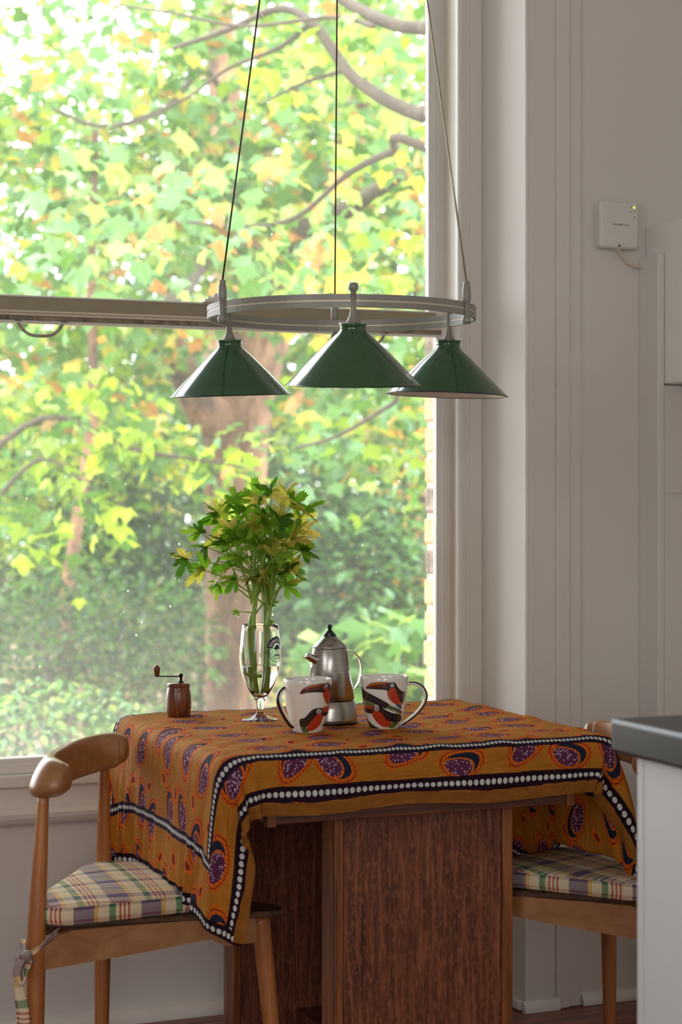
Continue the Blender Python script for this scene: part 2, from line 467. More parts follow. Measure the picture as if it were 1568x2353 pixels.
# ------------------------------------------------------------------ helpers: shapes (verts, faces)
class G:
    """collects geometry for ONE mesh object"""
    def __init__(s): s.v = []; s.f = []; s.sm = []
    def add(s, v, f, smooth=True):
        b = len(s.v)
        s.v += [tuple(p) for p in v]
        s.f += [tuple(i + b for i in q) for q in f]
        s.sm += [smooth] * len(f)
        return s
    def box(s, x0, x1, y0, y1, z0, z1, bev=0.0, seg=2, mat4=None):
        bm = bmesh.new()
        bmesh.ops.create_cube(bm, size=1)
        for q in bm.verts:
            q.co = Vector(((x0 + x1) / 2 + q.co.x * (x1 - x0), (y0 + y1) / 2 + q.co.y * (y1 - y0), (z0 + z1) / 2 + q.co.z * (z1 - z0)))
        if bev:
            bmesh.ops.bevel(bm, geom=list(bm.edges), offset=bev, segments=seg, profile=0.5, affect='EDGES')
        if mat4 is not None: bm.transform(mat4)
        bm.verts.index_update()
        s.add([q.co[:] for q in bm.verts], [[q.index for q in f.verts] for f in bm.faces], False)
        bm.free()
        return s
    def lathe(s, prof, seg=48, c=(0, 0, 0), cap0=True, cap1=True, smooth=True, mat4=None):
        v, f = [], []
        n = len(prof)
        for i in range(seg):
            a = 2 * PI * i / seg
            for r, z in prof: v.append(Vector((c[0] + r * math.cos(a), c[1] + r * math.sin(a), c[2] + z)))
        for i in range(seg):
            j = (i + 1) % seg
            for k in range(n - 1): f.append((i * n + k, j * n + k, j * n + k + 1, i * n + k + 1))
        if cap0: f.append([i * n for i in range(seg)][::-1])
        if cap1: f.append([i * n + n - 1 for i in range(seg)])
        if mat4 is not None: v = [mat4 @ p for p in v]
        return s.add(v, f, smooth)
    def tube(s, pts, rad, seg=10, cap=True, squash=None, up=None):
        """squash: (a, b) multipliers of the radius across / along the frame normal"""
        pts = [Vector(p) for p in pts]
        if not isinstance(rad, (list, tuple)): rad = [rad] * len(pts)
        n = len(pts)
        tan = []
        for i in range(n):
            t = pts[min(i + 1, n - 1)] - pts[max(i - 1, 0)]
            tan.append(t.normalized())
        nrm = Vector(up) if up is not None else (Vector((0, 0, 1)) if abs(tan[0].z) < 0.9 else Vector((1, 0, 0)))
        v, f = [], []
        a, b = squash or (1, 1)
        for i in range(n):
            t = tan[i]
            nrm = (nrm - t * nrm.dot(t)).normalized()
            bi = t.cross(nrm)
            for k in range(seg):
                an = 2 * PI * k / seg
                v.append(pts[i] + nrm * (rad[i] * b * math.sin(an)) + bi * (rad[i] * a * math.cos(an)))
        for i in range(n - 1):
            for k in range(seg):
                l = (k + 1) % seg
                f.append((i * seg + k, i * seg + l, (i + 1) * seg + l, (i + 1) * seg + k))
        if cap:
            f.append(list(range(seg))[::-1]); f.append([(n - 1) * seg + k for k in range(seg)])
        return s.add(v, f)
    def sphere(s, c, r, sc=(1, 1, 1), u=14, w=9):
        prof = [(max(1e-5, r * math.sin(PI * i / w)), -r * math.cos(PI * i / w)) for i in range(w + 1)]
        b = len(s.v)
        s.lathe(prof, u, (0, 0, 0), False, False)
        for i in range(b, len(s.v)):
            x, y, z = s.v[i]
            s.v[i] = (c[0] + x * sc[0], c[1] + y * sc[1], c[2] + z * sc[2])
        return s
    def prism(s, poly, z0, z1, mat4=None, smooth=False):
        """poly in XY, extruded in Z"""
        n = len(poly)
        v = [Vector((x, y, z0)) for x, y in poly] + [Vector((x, y, z1)) for x, y in poly]
        f = [list(range(n))[::-1], [n + i for i in range(n)]] + [(i, (i + 1) % n, n + (i + 1) % n, n + i) for i in range(n)]
        if mat4 is not None: v = [mat4 @ p for p in v]
        return s.add(v, f, smooth)

def obj(name, g, m, parent=None, label=None, loc=None):
    me = bpy.data.meshes.new(name)
    me.from_pydata(g.v, [], g.f)
    me.polygons.foreach_set('use_smooth', g.sm)
    me.materials.append(m)
    me.update()
    o = bpy.data.objects.new(name, me)
    COL.objects.link(o)
    if loc is not None: o.location = loc
    if parent is not None: o.parent = parent
    if label: o['label'] = label
    return o
def tag(o, label, cat, group=None):
    o['label'] = label; o['category'] = cat
    if group: o['group'] = group
    return o
def thing(name, label, cat, loc=(0, 0, 0), rz=0, group=None):
    o = bpy.data.objects.new(name, None)
    COL.objects.link(o)
    o.empty_display_size = 0.05
    o.location = loc; o.rotation_euler = (0, 0, rz)
    return tag(o, label, cat, group)
def struct(name, g, m, parent=None, label=None):
    o = obj(name, g, m, parent, label)
    if parent is None: o['kind'] = 'structure'
    return o
def recalc(o):
    bm = bmesh.new(); bm.from_mesh(o.data)
    bmesh.ops.recalc_face_normals(bm, faces=list(bm.faces))
    bm.to_mesh(o.data); bm.free()
    return o
def kids(o): return [c for c in bpy.data.objects if c.parent == o]
def copy_tree(o, parent=None):
    c = o.copy(); COL.objects.link(c)
    if parent is not None: c.parent = parent
    for ch in kids(o): copy_tree(ch, c)
    return c

# ================================================================== ROOM
X_LEFT, X_RIGHT, Y_BACK, CEIL = -2.0, 2.75, -2.5, 3.4
Y_ROOM = 3.93          # room face of the window wall beside the alcove
Y_CASE = 4.15          # casing board that frames the sashes
X_AL0, X_AL1 = -0.35, 2.08   # the alcove's sides
X_OP0, X_OP1 = -0.28, 2.017  # opening in the casing board
H_SILL, H_TOP = 0.585, 3.05

g = G().box(X_LEFT - .2, X_RIGHT + .2, Y_BACK - .2, 4.6, -0.16, -0.032)
floor = struct('floor', g, M['floor_gap'])
w = 0.138
y = Y_BACK
k = 0
random.seed(3)
pl_mesh = None
while y < 4.2:
    y1 = min(y + w, 4.2)
    cut = random.uniform(0.2, 2.2)
    ends = ((X_LEFT, cut - .0012), (cut + .0012, X_RIGHT)) if k % 2 else ((X_LEFT, X_RIGHT),)
    for (a, b) in ends:
        dz = random.uniform(-.0012, .0008)
        p = obj('plank', G().box(a, b, y + .0016, y1 - .0016, -0.032, dz, 0.0015, 1), M['plank'], floor)
    y = y1; k += 1
struct('ceiling', G().box(X_LEFT - .2, X_RIGHT + .2, Y_BACK - .2, 4.6, CEIL, CEIL + .15), M['ceiling'])
# left and rear walls, solid, outside the frame; added fill lights stand just inside
g = G()
g.box(X_LEFT - .2, X_LEFT, Y_BACK, 4.6, 0, CEIL)
struct('wall_left', g, M['wall'])
struct('wall_back', G().box(X_LEFT - .2, X_RIGHT + .2, Y_BACK - .2, Y_BACK, 0, CEIL), M['wall'])
struct('wall_right', G().box(X_RIGHT, X_RIGHT + .2, Y_BACK, 4.6, 0, CEIL), M['wall'])

# window wall: masses either side of the alcove, above it, and the masonry under the window
g = G()
g.box(X_AL1, X_RIGHT, Y_ROOM, 4.28, 0, CEIL)
g.box(X_LEFT, X_AL0, Y_ROOM, 4.28, 0, CEIL)
g.box(X_AL0, X_AL1, Y_ROOM, 4.28, H_TOP + .1, CEIL)
wall = struct('wall_front', g, M['wall'])
struct('wall_under_window', G().box(X_AL0, X_AL1, 4.20, 4.28, 0, 0.56), M['lower_wall'])
# casing boards round the sashes
g = G()
g.box(X_OP1, X_AL1, Y_CASE, 4.28, 0.56, H_TOP + .1, 0.003)
g.box(X_AL0, X_OP0, Y_CASE, 4.28, 0.56, H_TOP + .1, 0.003)
g.box(X_OP0, X_OP1, Y_CASE, 4.28, H_TOP, H_TOP + .1)
# a slim ridge on the right casing board
g.box(2.033, 2.041, Y_CASE - .004, Y_CASE + .002, 0.56, H_TOP, 0.0015)
struct('trim_1', g, M['wall'], None, 'painted casing board round the tall window')
# alcove corner: bead proud of the arris, slightly uneven
pts = []
for i in range(60):
    z = i / 59 * CEIL
    pts.append((X_AL1 + .0005 + random.uniform(-.0006, .0006), Y_ROOM - .0095, z))
struct('trim_2', G().tube(pts, 0.0050, 10), M['trim'], None, 'painted rounded bead on the corner of the alcove')
# flat mouldings on the room face beside the alcove
z_of = lambda px: at(px, 0, onY(px, Y_ROOM)).x
struct('trim_3', G().box(z_of(1209), z_of(1272), Y_ROOM - .012, Y_ROOM, 0.0, CEIL, .002), M['wall'], None, 'flat painted board beside the alcove corner')
struct('trim_4', G().box(z_of(1272), z_of(1302), Y_ROOM - .017, Y_ROOM, 0.0, CEIL, .002, 2), M['wall'], None, 'raised narrow moulding')
struct('trim_5', G().box(z_of(1302), z_of(1331), Y_ROOM - .010, Y_ROOM, 0.0, CEIL, .002), M['wall'], None, 'shallow outer fillet of the moulding')
# quadrant beads at the floor
def quadrant_x(name, x0, x1, y, h=0.022, d=0.018):
    prof = [(0, 0)] + [(-d * math.cos(t), h * math.sin(t)) for t in [i * PI / 12 for i in range(7)]]
    v, f = [], []
    for x in (x0, x1):
        for (a, b) in prof: v.append((x, y + a, b))
    n = len(prof)
    f = [list(range(n)), [n + i for i in range(n)][::-1]] + [(i, n + i, n + (i + 1) % n, (i + 1) % n) for i in range(n)]
    return recalc(struct(name, G().add(v, f, False), M['trim']))
quadrant_x('baseboard_front', X_AL0, X_AL1, 4.20, 0.03, 0.03)
quadrant_x('baseboard_corner', X_AL1 - .012, z_of(1276), Y_ROOM - .012, 0.026, 0.016)
quadrant_x('baseboard_right', z_of(1333), X_RIGHT, Y_ROOM, 0.026, 0.02)
recalc(struct('baseboard_alcove', G().box(X_AL1 - .016, X_AL1, Y_ROOM, 4.2, 0, .024, .005), M['trim']))

# ------------------------------------------------------------------ window
win = struct('window_1', G().box(X_OP0, X_OP0 + .03, 4.19, 4.28, H_SILL, H_TOP)
             .box(X_OP1 - .004, X_OP1 + .03, 4.165, 4.28, H_SILL, H_TOP)
             .box(X_OP0, X_OP1, 4.19, 4.28, H_TOP - .03, H_TOP), M['trim_cream'], None, 'tall sash window with cream painted frame')
def part(name, g, m, par, label=None): return obj(name, g, m, par, label)
# inner stop bead, parting bead, sash stiles
part('stop_bead', G().box(X_OP1 - .006, X_OP1 + .006, 4.146, 4.166, H_SILL, H_TOP, .003, 3), M['trim'], win)
part('stop_bead', G().box(X_OP0 - .006, X_OP0 + .010, 4.146, 4.166, H_SILL, H_TOP, .003, 3), M['trim'], win)
def stile(x0, x1, z0, z1, y0):
    g = G()
    g.box(x0, x1, y0, y0 + .042, z0, z1, .002)
    return g
# lower sash (inner)
YL, YU = 4.19, 4.236
def sash(y0, z0, z1, bot, top, name):
    s = part(name, stile(X_OP1 - .030, X_OP1 - .003, z0, z1, y0)
             .box(X_OP1 - .034, X_OP1 - .028, y0 + .006, y0 + .030, z0 + bot, z1 - top, .002)
             .box(X_OP1 - .038, X_OP1 - .032, y0 + .012, y0 + .030, z0 + bot, z1 - top, .002)
             .box(X_OP0 + .003, X_OP0 + .048, y0, y0 + .042, z0, z1, .002)
             .box(X_OP0 + .044, X_OP0 + .056, y0 + .008, y0 + .030, z0 + bot, z1 - top, .002), M['trim'], win)
    p = part('pane', G().box(X_OP0 + .05, X_OP1 - .034, y0 + .020, y0 + .023, z0 + bot - .004, z1 - top + .004), M['pane'], s)
    return s
ls = sash(YL, 0.588, 1.645, 0.032, 0.030, 'lower_sash')
us = sash(YU, 1.628, H_TOP - .03, 0.030, 0.045, 'upper_sash')
part('top_rail', G().box(X_OP0 + .05, X_OP1 - .03, YU, YU + .042, H_TOP - .076, H_TOP - .031), M['trim'], us)
br = part('bottom_rail', G().box(X_OP0 + .05, X_OP1 - .03, YL, YL + .042, 0.588, 0.611, .003)
          .box(X_OP0 + .05, X_OP1 - .038, YL + .006, YL + .036, 0.608, 0.622, .004), M['trim'], ls)
# meeting rails: olive grey upper face, cream fillet, dirty soffit
part('meeting_rail', G().box(X_OP0 + .046, X_OP1 - .029, YU - .012, YU + .040, 1.634, 1.668, .002), M['rail_paint'], us, 'olive grey meeting rail')
part('rail_top_edge', G().box(X_OP0 + .046, X_OP1 - .029, YU - .0145, YU + .030, 1.6675, 1.6715, .001), M['trim'], us, 'white painted top edge of the rail')
part('meeting_rail', G().box(X_OP0 + .046, X_OP1 - .029, YL, YL + .034, 1.612, 1.622, .002), M['rail_dirt'], ls, 'grimy underside rail with flaking paint')
part('rail_fillet', G().box(X_OP0 + .046, X_OP1 - .029, YL - .003, YL + .034, 1.622, 1.6275, .002)
     .box(X_OP0 + .046, X_OP1 - .029, YL - .001, YL + .034, 1.6285, 1.634, .002), M['trim_cream'], ls)
part('rail_lip', G().box(X_OP0 + .046, X_OP1 - .029, YL + .004, YL + .034, 1.606, 1.613, .002), M['trim'], ls)
# the paint blob over the stile's joint with the rail, sash pulls, corner block
def pull(xc, w=0.108, d=0.033):
    pts = []
    for i in range(17):
        t = i / 16
        x = (t - .5) * w
        zz = -d * (1 - abs(2 * t - 1) ** 3.2)
        pts.append((xc + x, YL + .012, 1.611 + zz))
    return G().tube(pts, 0.0038, 8).box(xc - w / 2 - .008, xc - w / 2 + .010, YL + .004, YL + .02, 1.6085, 1.6125, .001).box(xc + w / 2 - .010, xc + w / 2 + .008, YL + .004, YL + .02, 1.6085, 1.6125, .001)
M['pull'] = plain('worn painted metal', srgb(168, 158, 150), 0.5, var=0.35, nscale=80, bmp=0.4)
x1 = at(96, 760, onY(96, YL)).x
x2 = at(843, 760, onY(843, YL)).x
part('sash_pull', pull(x1), M['pull'], ls)
part('sash_pull', pull(x2), M['pull'], ls)
xf = at(490, 700, onY(490, YL)).x
part('sash_fastener', G().box(xf - .02, xf + .025, YL + .0, YL + .03, 1.669, 1.677, .002).sphere((xf + .012, YL + .012, 1.683), .009).tube([(xf - .01, YL + .01, 1.679), (xf + .03, YL + .006, 1.677)], .004), M['trim'], us)
# parting strip on the jamb
part('parting_bead', G().box(X_OP1 - .010, X_OP1 - .003, YU - .004, YU + .001, H_SILL, H_TOP - .03), M['trim'], win)
# sill, apron, round moulding under it
sill = part('window_sill', G().box(X_AL0, X_AL1, 4.165, 4.25, 0.560, 0.588, .004, 3), M['trim'], win)
part('sill_apron', G().box(X_AL0, X_AL1, 4.182, 4.205, 0.51, 0.562, .002), M['trim'], win)
g = G()
prof = [(4.205, .474), (4.178, .474), (4.172, .480), (4.166, .490), (4.164, .500), (4.168, .510), (4.176, .516), (4.205, .516)]
v = [(x, a, b) for x in (X_AL0, X_AL1) for (a, b) in prof]
n = len(prof)
g.add(v, [list(range(n)), [n + i for i in range(n)][::-1]] + [(i, n + i, n + (i + 1) % n, (i + 1) % n) for i in range(n)], False)
recalc(part('sill_moulding', g, M['trim'], win))

# ------------------------------------------------------------------ brickwork outside the window
g = G().box(X_OP1 + .026, 3.2, 4.30, 4.395, -0.4, 4.2)
g.box(-2.2, X_OP0 - .03, 4.30, 4.395, -0.4, 4.2)
g.box(X_OP0 - .03, X_OP1 + .026, 4.30, 4.395, -0.4, 0.52)
g.box(X_OP0 - .03, X_OP1 + .026, 4.30, 4.395, 3.07, 4.2)
ow = struct('wall_outer', g, M['mortar'], None, 'outer brick wall seen edge on through the glass')
random.seed(12)
z = 0.30
k = 0
bm_ = {}
while z < 3.3:
    L = 0.215 if k % 2 == 0 else 0.102
    dx = random.uniform(-.004, .003)
    b = obj('brick', G().box(X_OP1 + .020 + dx * .5, X_OP1 + .012 + L, 4.292, 4.402 + random.uniform(-.003, .003), z + .006, z + .070 + random.uniform(-.003, .002), .006, 2),
            M['brick_y'] if random.random() < .58 else M['brick_g'], ow)
    z += 0.0785; k += 1

# ------------------------------------------------------------------ right side: pipe boxing, wall cupboard, thermostat box
bx = thing('pipe_boxing', 'tall narrow white boxing running down beside the wall cupboard', 'boxing', (2.41, 3.89, 0))
ob = lambda nm, gg, mm, par, org, lab=None: obj(nm, G().add([(x - org[0], y - org[1], z - org[2]) for x, y, z in gg.v], gg.f, False), mm, par, lab)
org = (2.41, 3.89, 0)
ob('side_panel', G().box(2.410, X_RIGHT, 3.846, 3.929, 0, 1.2196, .0003).box(2.410, X_RIGHT, 3.846, 3.929, 1.2202, 1.478, .0003), M['wall'], bx, org, 'pale grey side panel with a hairline joint')
ob('cover_panel', G().box(2.392, 2.4095, 3.842, 3.929, 0, 1.792, .003), M['plastic_white'], bx, org)
cb = thing('wall_cupboard', 'white wall cupboard cut off by the right edge, above the pipe boxing', 'cupboard', (2.41, 3.5, 1.48))
org = (2.41, 3.5, 1.48)
ob('carcass', G().box(2.418, X_RIGHT - .001, 3.1, 3.929, 1.48, 1.868, .003), M['unit_white'], cb, org)
ob('door', G().box(2.4105, 2.4175, 3.1, 3.928, 1.482, 1.866, .002), M['unit_white'], cb, org)
zb = onY(1410, Y_ROOM)
c0 = at(1410, 520, zb)
th = thing('wireless_receiver', 'small square white control box with a lit yellow light on the grey wall', 'control box', (c0.x, Y_ROOM - .001, c0.z))
W2, H2 = 0.054, 0.057
obj('back_plate', G().box(-W2 + .002, W2 - .002, -.006, 0, -H2 + .002, H2 - .002, .002), M['plastic_white'], th)
obj('casing', G().box(-W2, W2, -.030, -.006, -H2, H2, .009, 4), M['plastic_white'], th)
obj('status_light', G().sphere((.039, -.0303, .043), .0024, (1, .4, 1.2)), M['led'], th, 'glowing yellow status light')
g = G()
for (a, b) in ((.031, .043), (.031, .032), (.0395, .034), (.0395, .020)): g.box(a - .0012, a + .0012, -.0306, -.0298, b - .0016, b + .0016)
obj('symbols', g, M['ink'], th)
obj('screw', G().sphere((-.001, -.0295, -.050), .003, (1, .4, 1)), M['ink_dark'], th)
def text_geo(txt, size, bold=0.0):
    cu = bpy.data.curves.new('t', 'FONT'); cu.body = txt; cu.size = size; cu.align_x = 'CENTER'; cu.align_y = 'CENTER'; cu.offset = bold
    to = bpy.data.objects.new('t', cu); COL.objects.link(to)
    dg = bpy.context.evaluated_depsgraph_get(); dg.update()
    me = to.evaluated_get(dg).to_mesh()
    v = [tuple(q.co) for q in me.vertices]; f = [tuple(p.vertices) for p in me.polygons]
    to.evaluated_get(dg).to_mesh_clear()
    bpy.data.objects.remove(to); bpy.data.curves.remove(cu)
    return v, f
v1, f1 = text_geo('Honeywell', .0062, .00012)
v2, f2 = text_geo('Home', .0062)
g = G().add([(x - .006, -.0304, y) for x, y, z in v1], f1, False).add([(x + .0175, -.0304, y) for x, y, z in v2], f2, False)
obj('lettering', g, M['ink'], th, 'small grey maker lettering')
pts = []
A, B = Vector((c0.x + .001, Y_ROOM - .018, c0.z - .056)), Vector((2.400, 3.915, 1.760))
for i in range(13):
    t = i / 12
    p = A.lerp(B, t); p.z -= 0.022 * math.sin(PI * t) * (1.1 - t); pts.append(p)
tag(obj('cable', G().tube([A + Vector((0, 0, .006))] + pts, .0034, 10), M['cable_cream']), 'short cream cable curving from the control box to the white boxing', 'cable')

# ------------------------------------------------------------------ kitchen counter, right foreground
ct = at(1402, 1655, 2.66)
kc = thing('kitchen_unit', 'pale grey kitchen unit in the blurred right foreground', 'kitchen unit', (ct.x + .02, ct.y - .04, 0))
L = 1.9
obj('end_panel', G().box(.0, .62, -.018, 0, 0.0, .853, .002), M['counter_front'], kc)
obj('side_panel', G().box(0, .018, -L, -.019, 0.10, .853, .002), M['counter_front'], kc)
obj('carcass', G().box(.019, .62, -L, -.019, 0.08, .85), M['counter_front'], kc)
obj('plinth', G().box(.04, .60, -L, -.03, 0, .099), M['counter_front'], kc)
tag(obj('worktop', G().box(ct.x, ct.x + .66, ct.y - L - .06, ct.y, 0.855, 0.903, .006, 4), M['counter_top']), 'dark worktop slab with a rounded corner on the grey kitchen unit', 'worktop')

# ================================================================== TABLE
TX0, TX1, TY0, TY1, TH = 1.058, 1.880, 3.155, 3.870, 0.750
tb = thing('dining_table', 'brown oak pedestal table under the ochre patterned cloth', 'table', (1.467, 3.51, 0))
org = (1.467, 3.51, 0)
o_ = lambda nm, gg, mm, par=tb, lab=None: obj(nm, G().add([(x - org[0], y - org[1], z - org[2]) for x, y, z in gg.v], gg.f, False), mm, par, lab)
o_('tabletop', G().box(TX0 + .011, TX1 - .011, TY0 + .011, TY1 - .011, TH - .030, TH - .0015, .0135, 4), M['oak_rail'])
# framed leaf and apron under it
AX0, AX1, AY0, AY1 = 1.160, 1.792, 3.180, 3.842
o_('apron', G().box(AX0 + .018, AX1 - .018, AY0, AY0 + .022, .622, .723, .002), M['oak_rail'])
o_('apron', G().box(AX0 + .018, AX1 - .018, AY1 - .022, AY1, .622, .723, .002), M['oak_rail'])
o_('apron', G().box(AX0 + .004, AX0 + .024, AY0 + .024, AY1 - .024, .622, .723, .002), M['oak'])
o_('apron', G().box(AX1 - .024, AX1 - .004, AY0 + .024, AY1 - .024, .622, .723, .002), M['oak'])
for (cx) in (AX0, AX1 - .018):
    for cy in (AY0 - .002, AY1 - .022):
        o_('corner_post', G().box(cx, cx + .0175, cy, cy + .024, .618, .723, .002), M['oak_edge'])
for cx in (AX0 - .012,):
    o_('leaf_runner', G().box(cx, cx + .008, AY0 + .006, AY0 + .3, .628, .70, .001), M['oak'])
# two slab pedestals with golden edge strips
def slab(x0, x1, y0, y1, side):
    p = o_('pedestal', G().box(x0 + .001, x1 - .001, y0 + .004, y1 - .004, 0, .622), M['oak'])
    fy = y0
    q = [('panel', G().box(x0 + .0165, x1 - .0215, y0 - .000, y0 + .0035, .012, .6215, .0008), M['oak_panel']),
         ('edge_strip', G().box(x0 - .003, x0 + .015, y0 - .003, y1 + .001, 0, .6218, .002), M['oak_edge']),
         ('edge_strip', G().box(x1 - .020, x1 + .003, y0 - .003, y1 + .001, 0, .6218, .002), M['oak_edge'])]
    for nm, gg, mm in q: o_(nm, gg, mm, p)
    return p
slab(1.322, 1.690, 3.250, 3.312, 1)
slab(1.306, 1.690, 3.785, 3.845, 1)
o_('stretcher', G().box(1.445, 1.562, 3.314, 3.783, .02, .109, .003), M['oak'])

# ------------------------------------------------------------------ cloth: a numpy drape over the table
def drape():
    sp = 0.0125
    nu = int(round((CW1 - CW0) / sp)) + 1
    nv = int(round((CD1 - CD0) / sp)) + 1
    U = np.linspace(CW0, CW1, nu); V = np.linspace(CD0, CD1, nv)
    uu, vv = np.meshgrid(U, V, indexing='ij')
    rng = np.random.RandomState(5)
    P = np.stack([TX0 + uu, TY0 + vv, np.full_like(uu, TH + .004)], -1)
    # the cloth is put down with a few shallow rucks
    ripple = 0.003 * np.sin(uu * 61 + 3 * np.sin(vv * 9)) + 0.003 * np.sin(vv * 47 + 2 * np.sin(uu * 13) + 1)
    P[..., 2] += np.abs(ripple)
    P += rng.normal(0, .0006, P.shape)
    sk = .5 - (vv - CD0) / (CD1 - CD0)
    P[..., 0] += np.where(uu > TX1 - TX0, (uu - (TX1 - TX0)) / (CW1 - (TX1 - TX0)) * sk * .170, 0)      # the right side was cut askew
    FL = P.copy(); FL[..., 2] = 0
    Vv = np.zeros_like(P)
    su, sv = U[1] - U[0], V[1] - V[0]
    cons = []
    def add(di, dj, L, k, ph):
        cons.append((di, dj, L, k, ph))
    for ph in (0, 1):
        add(1, 0, su, 1.0, ph); add(0, 1, sv, 1.0, ph)
    dg_ = math.hypot(su, sv)
    for ph in (0, 1):
        add(1, 1, dg_, .55, ph); add(1, -1, dg_, .55, ph)
    for ph in (0, 1, 2, 3):
        if ph in (0, 2):
            add(2, 0, 2 * su, .16, ph); add(0, 2, 2 * sv, .16, ph)
    lo = np.array([TX0, TY0, .40]); hi = np.array([TX1, TY1, TH])
    r = .020
    c = (lo + hi) / 2; h = (hi - lo) / 2 - r
    off = .0022
    spheres = [((1.000, 3.660, .706), .022), ((0.985, 3.672, .706), .026)]
    def collide(P):
        q = P - c
        a = np.abs(q) - h
        ao = np.maximum(a, 0)
        d_out = np.sqrt((ao ** 2).sum(-1))
        outside = (a > 0).any(-1)
        hit = outside & (d_out < r + off)
        n = ao / np.maximum(d_out, 1e-9)[..., None] * np.sign(q)
        P[hit] = P[hit] + n[hit] * (r + off - d_out[hit])[..., None]
        ins = ~outside
        if ins.any():
            qi = q[ins]; ai = a[ins].copy()
            ai[:, 2] = np.where(qi[:, 2] > 0, ai[:, 2], -9)
            ax = ai.argmax(1)
            idx = np.arange(len(ax))
            qi[idx, ax] = np.sign(qi[idx, ax]) * (h[ax] + r + off)
            P[ins] = qi + c
        top = (P[..., 2] > TH - .004) & hit
        # the right chair's cushion carries the cloth's low corner
        low = np.ones(P.shape[:2], bool)
        for (ax_, ay_), (bx_, by_) in tri3:
            low &= ((bx_ - ax_) * (P[..., 1] - ay_) - (by_ - ay_) * (P[..., 0] - ax_)) > 0
        low &= (P[..., 1] > 3.17) & (P[..., 2] < .4935) & (P[..., 2] > .42)
        P[..., 2][low] = .4935
        for sc_, sr in spheres:
            dv = P - np.array(sc_); dd = np.sqrt((dv ** 2).sum(-1))
            m_ = dd < sr + off
            P[m_] = np.array(sc_) + dv[m_] / dd[m_][:, None] * (sr + off)
        return top
    inner = (uu > .035) & (uu < TX1 - TX0 - .035) & (vv > .030) & (vv < TY1 - TY0 - .035)     # the weight of the top keeps the middle still
    rest = P[inner].copy(); rest[:, 2] = np.minimum(rest[:, 2], TH + off + .0022)
    def w2(x, y):
        a_ = R(164.6); return (1.810 + x * math.cos(a_) - y * math.sin(a_), 3.3285 + x * math.sin(a_) + y * math.cos(a_))
    q3 = [w2(-.22, -.235), w2(.12, -.055), w2(.12, .055), w2(-.22, .235)]
    tri3 = [(q3[i], q3[(i + 1) % 4]) for i in range(4)]
    dt = 1 / 90
    N = 330
    RL = {}
    rflap = (uu > TX1 - TX0 + .08) & (vv < .10)
    flapm = (uu < -.06) & (vv < -.02)
    for st in range(N):
        old = P.copy()
        damp = .975 if st < N * .7 else .90
        Vv *= damp
        Vv[..., 2] -= 9.8 * dt
        Vv[..., 0] += np.where(flapm, 3.4 * dt, 0); Vv[..., 1] -= np.where(flapm, 1.6 * dt, 0) + np.where(rflap, 2.2 * dt, 0)     # the corner fold swings round to the front
        P = P + Vv * dt
        for it in range(7):
            for (di, dj, L, k, ph) in cons:
                # two interleaved halves so a vertex is moved once per pass
                if di == 0: sl = slice(None), slice(ph, None, 2)
                else: sl = slice(ph, None, 2), slice(None)
                if di == 2: sl = slice(ph // 2 * 2, None, 4), slice(None)
                if dj == 2 and di == 0: sl = slice(None), slice(ph // 2 * 2, None, 4)
                I = np.arange(nu)[sl[0]]; J = np.arange(nv)[sl[1]]
                I = I[I + di < nu]
                J = J[(J + dj < nv) & (J + dj >= 0)]
                if len(I) == 0 or len(J) == 0: continue
                a = np.ix_(I, J); b = np.ix_(I + di, J + dj)
                d = P[b] - P[a]
                ln = np.sqrt((d * d).sum(-1, keepdims=True))
                key = (di, dj, ph)
                if key not in RL: RL[key] = np.sqrt(((FL[b] - FL[a]) ** 2).sum(-1, keepdims=True))
                f = (ln - RL[key]) / np.maximum(ln, 1e-9)
                f = np.where(f > 0, f, f * .8) * .5 * k
                d = d * f
                P[a] += d; P[b] -= d
            top = collide(P)
            P[inner] = rest
        Vv = (P - old) / dt
        sp_ = np.sqrt((Vv ** 2).sum(-1, keepdims=True))
        Vv = np.where(sp_ > 2.5, Vv * 2.5 / np.maximum(sp_, 1e-9), Vv)
        Vv[top] *= np.array([.12, .12, .6])
    return P, uu, vv
P, uu, vv = drape()
nu, nv = P.shape[:2]
# small rucks that keep lying on the top
rk = .0042 * np.maximum(0, np.sin(uu * 46 + 4.0 * np.sin(vv * 11 + 1)) * np.sin(vv * 57 + 2.4 * np.sin(uu * 9))) + .0026 * np.exp(-((vv - .47 - .05 * np.sin(uu * 9)) / .010) ** 2) * (np.sin(uu * 7 + 1) > 0) 
ontop = P[..., 2] > TH - .003
P[..., 2] += np.where(ontop, rk, 0)
# soft folds of the hanging sides: deeper towards the hem
dep = np.clip((TH - .03 - P[..., 2]) / .22, 0, 1.2)
wv = np.sin(vv * 31 + 3.2 * np.sin(vv * 7.0 + .6) + uu * 7) + .5 * np.sin(vv * 71 + 2.5 * np.sin(vv * 13) + uu * 19)
lft = (uu < 0); rgt_ = (uu > TX1 - TX0)
P[..., 0] -= np.where(lft, dep * .0050 * (wv + .9), 0)
P[..., 0] += np.where(rgt_, dep * .0060 * (wv + .9), 0)
frn = (vv < 0) & ~lft & ~rgt_
P[..., 1] -= np.where(frn, np.clip((TH - .02 - P[..., 2]) / .07, 0, 1) * .004 * (np.sin(uu * 31 + 2 * np.sin(uu * 8)) + 1), 0)
P[..., 2] += np.where(vv < -.06, .004 * np.sin(uu * 17 + 1.5), 0)
idx = np.arange(nu * nv).reshape(nu, nv)
fc = np.stack([idx[:-1, :-1], idx[1:, :-1], idx[1:, 1:], idx[:-1, 1:]], -1).reshape(-1, 4)
me = bpy.data.meshes.new('tablecloth')
me.from_pydata(P.reshape(-1, 3).tolist(), [], fc.tolist())
uvl = me.uv_layers.new(name='UVMap')
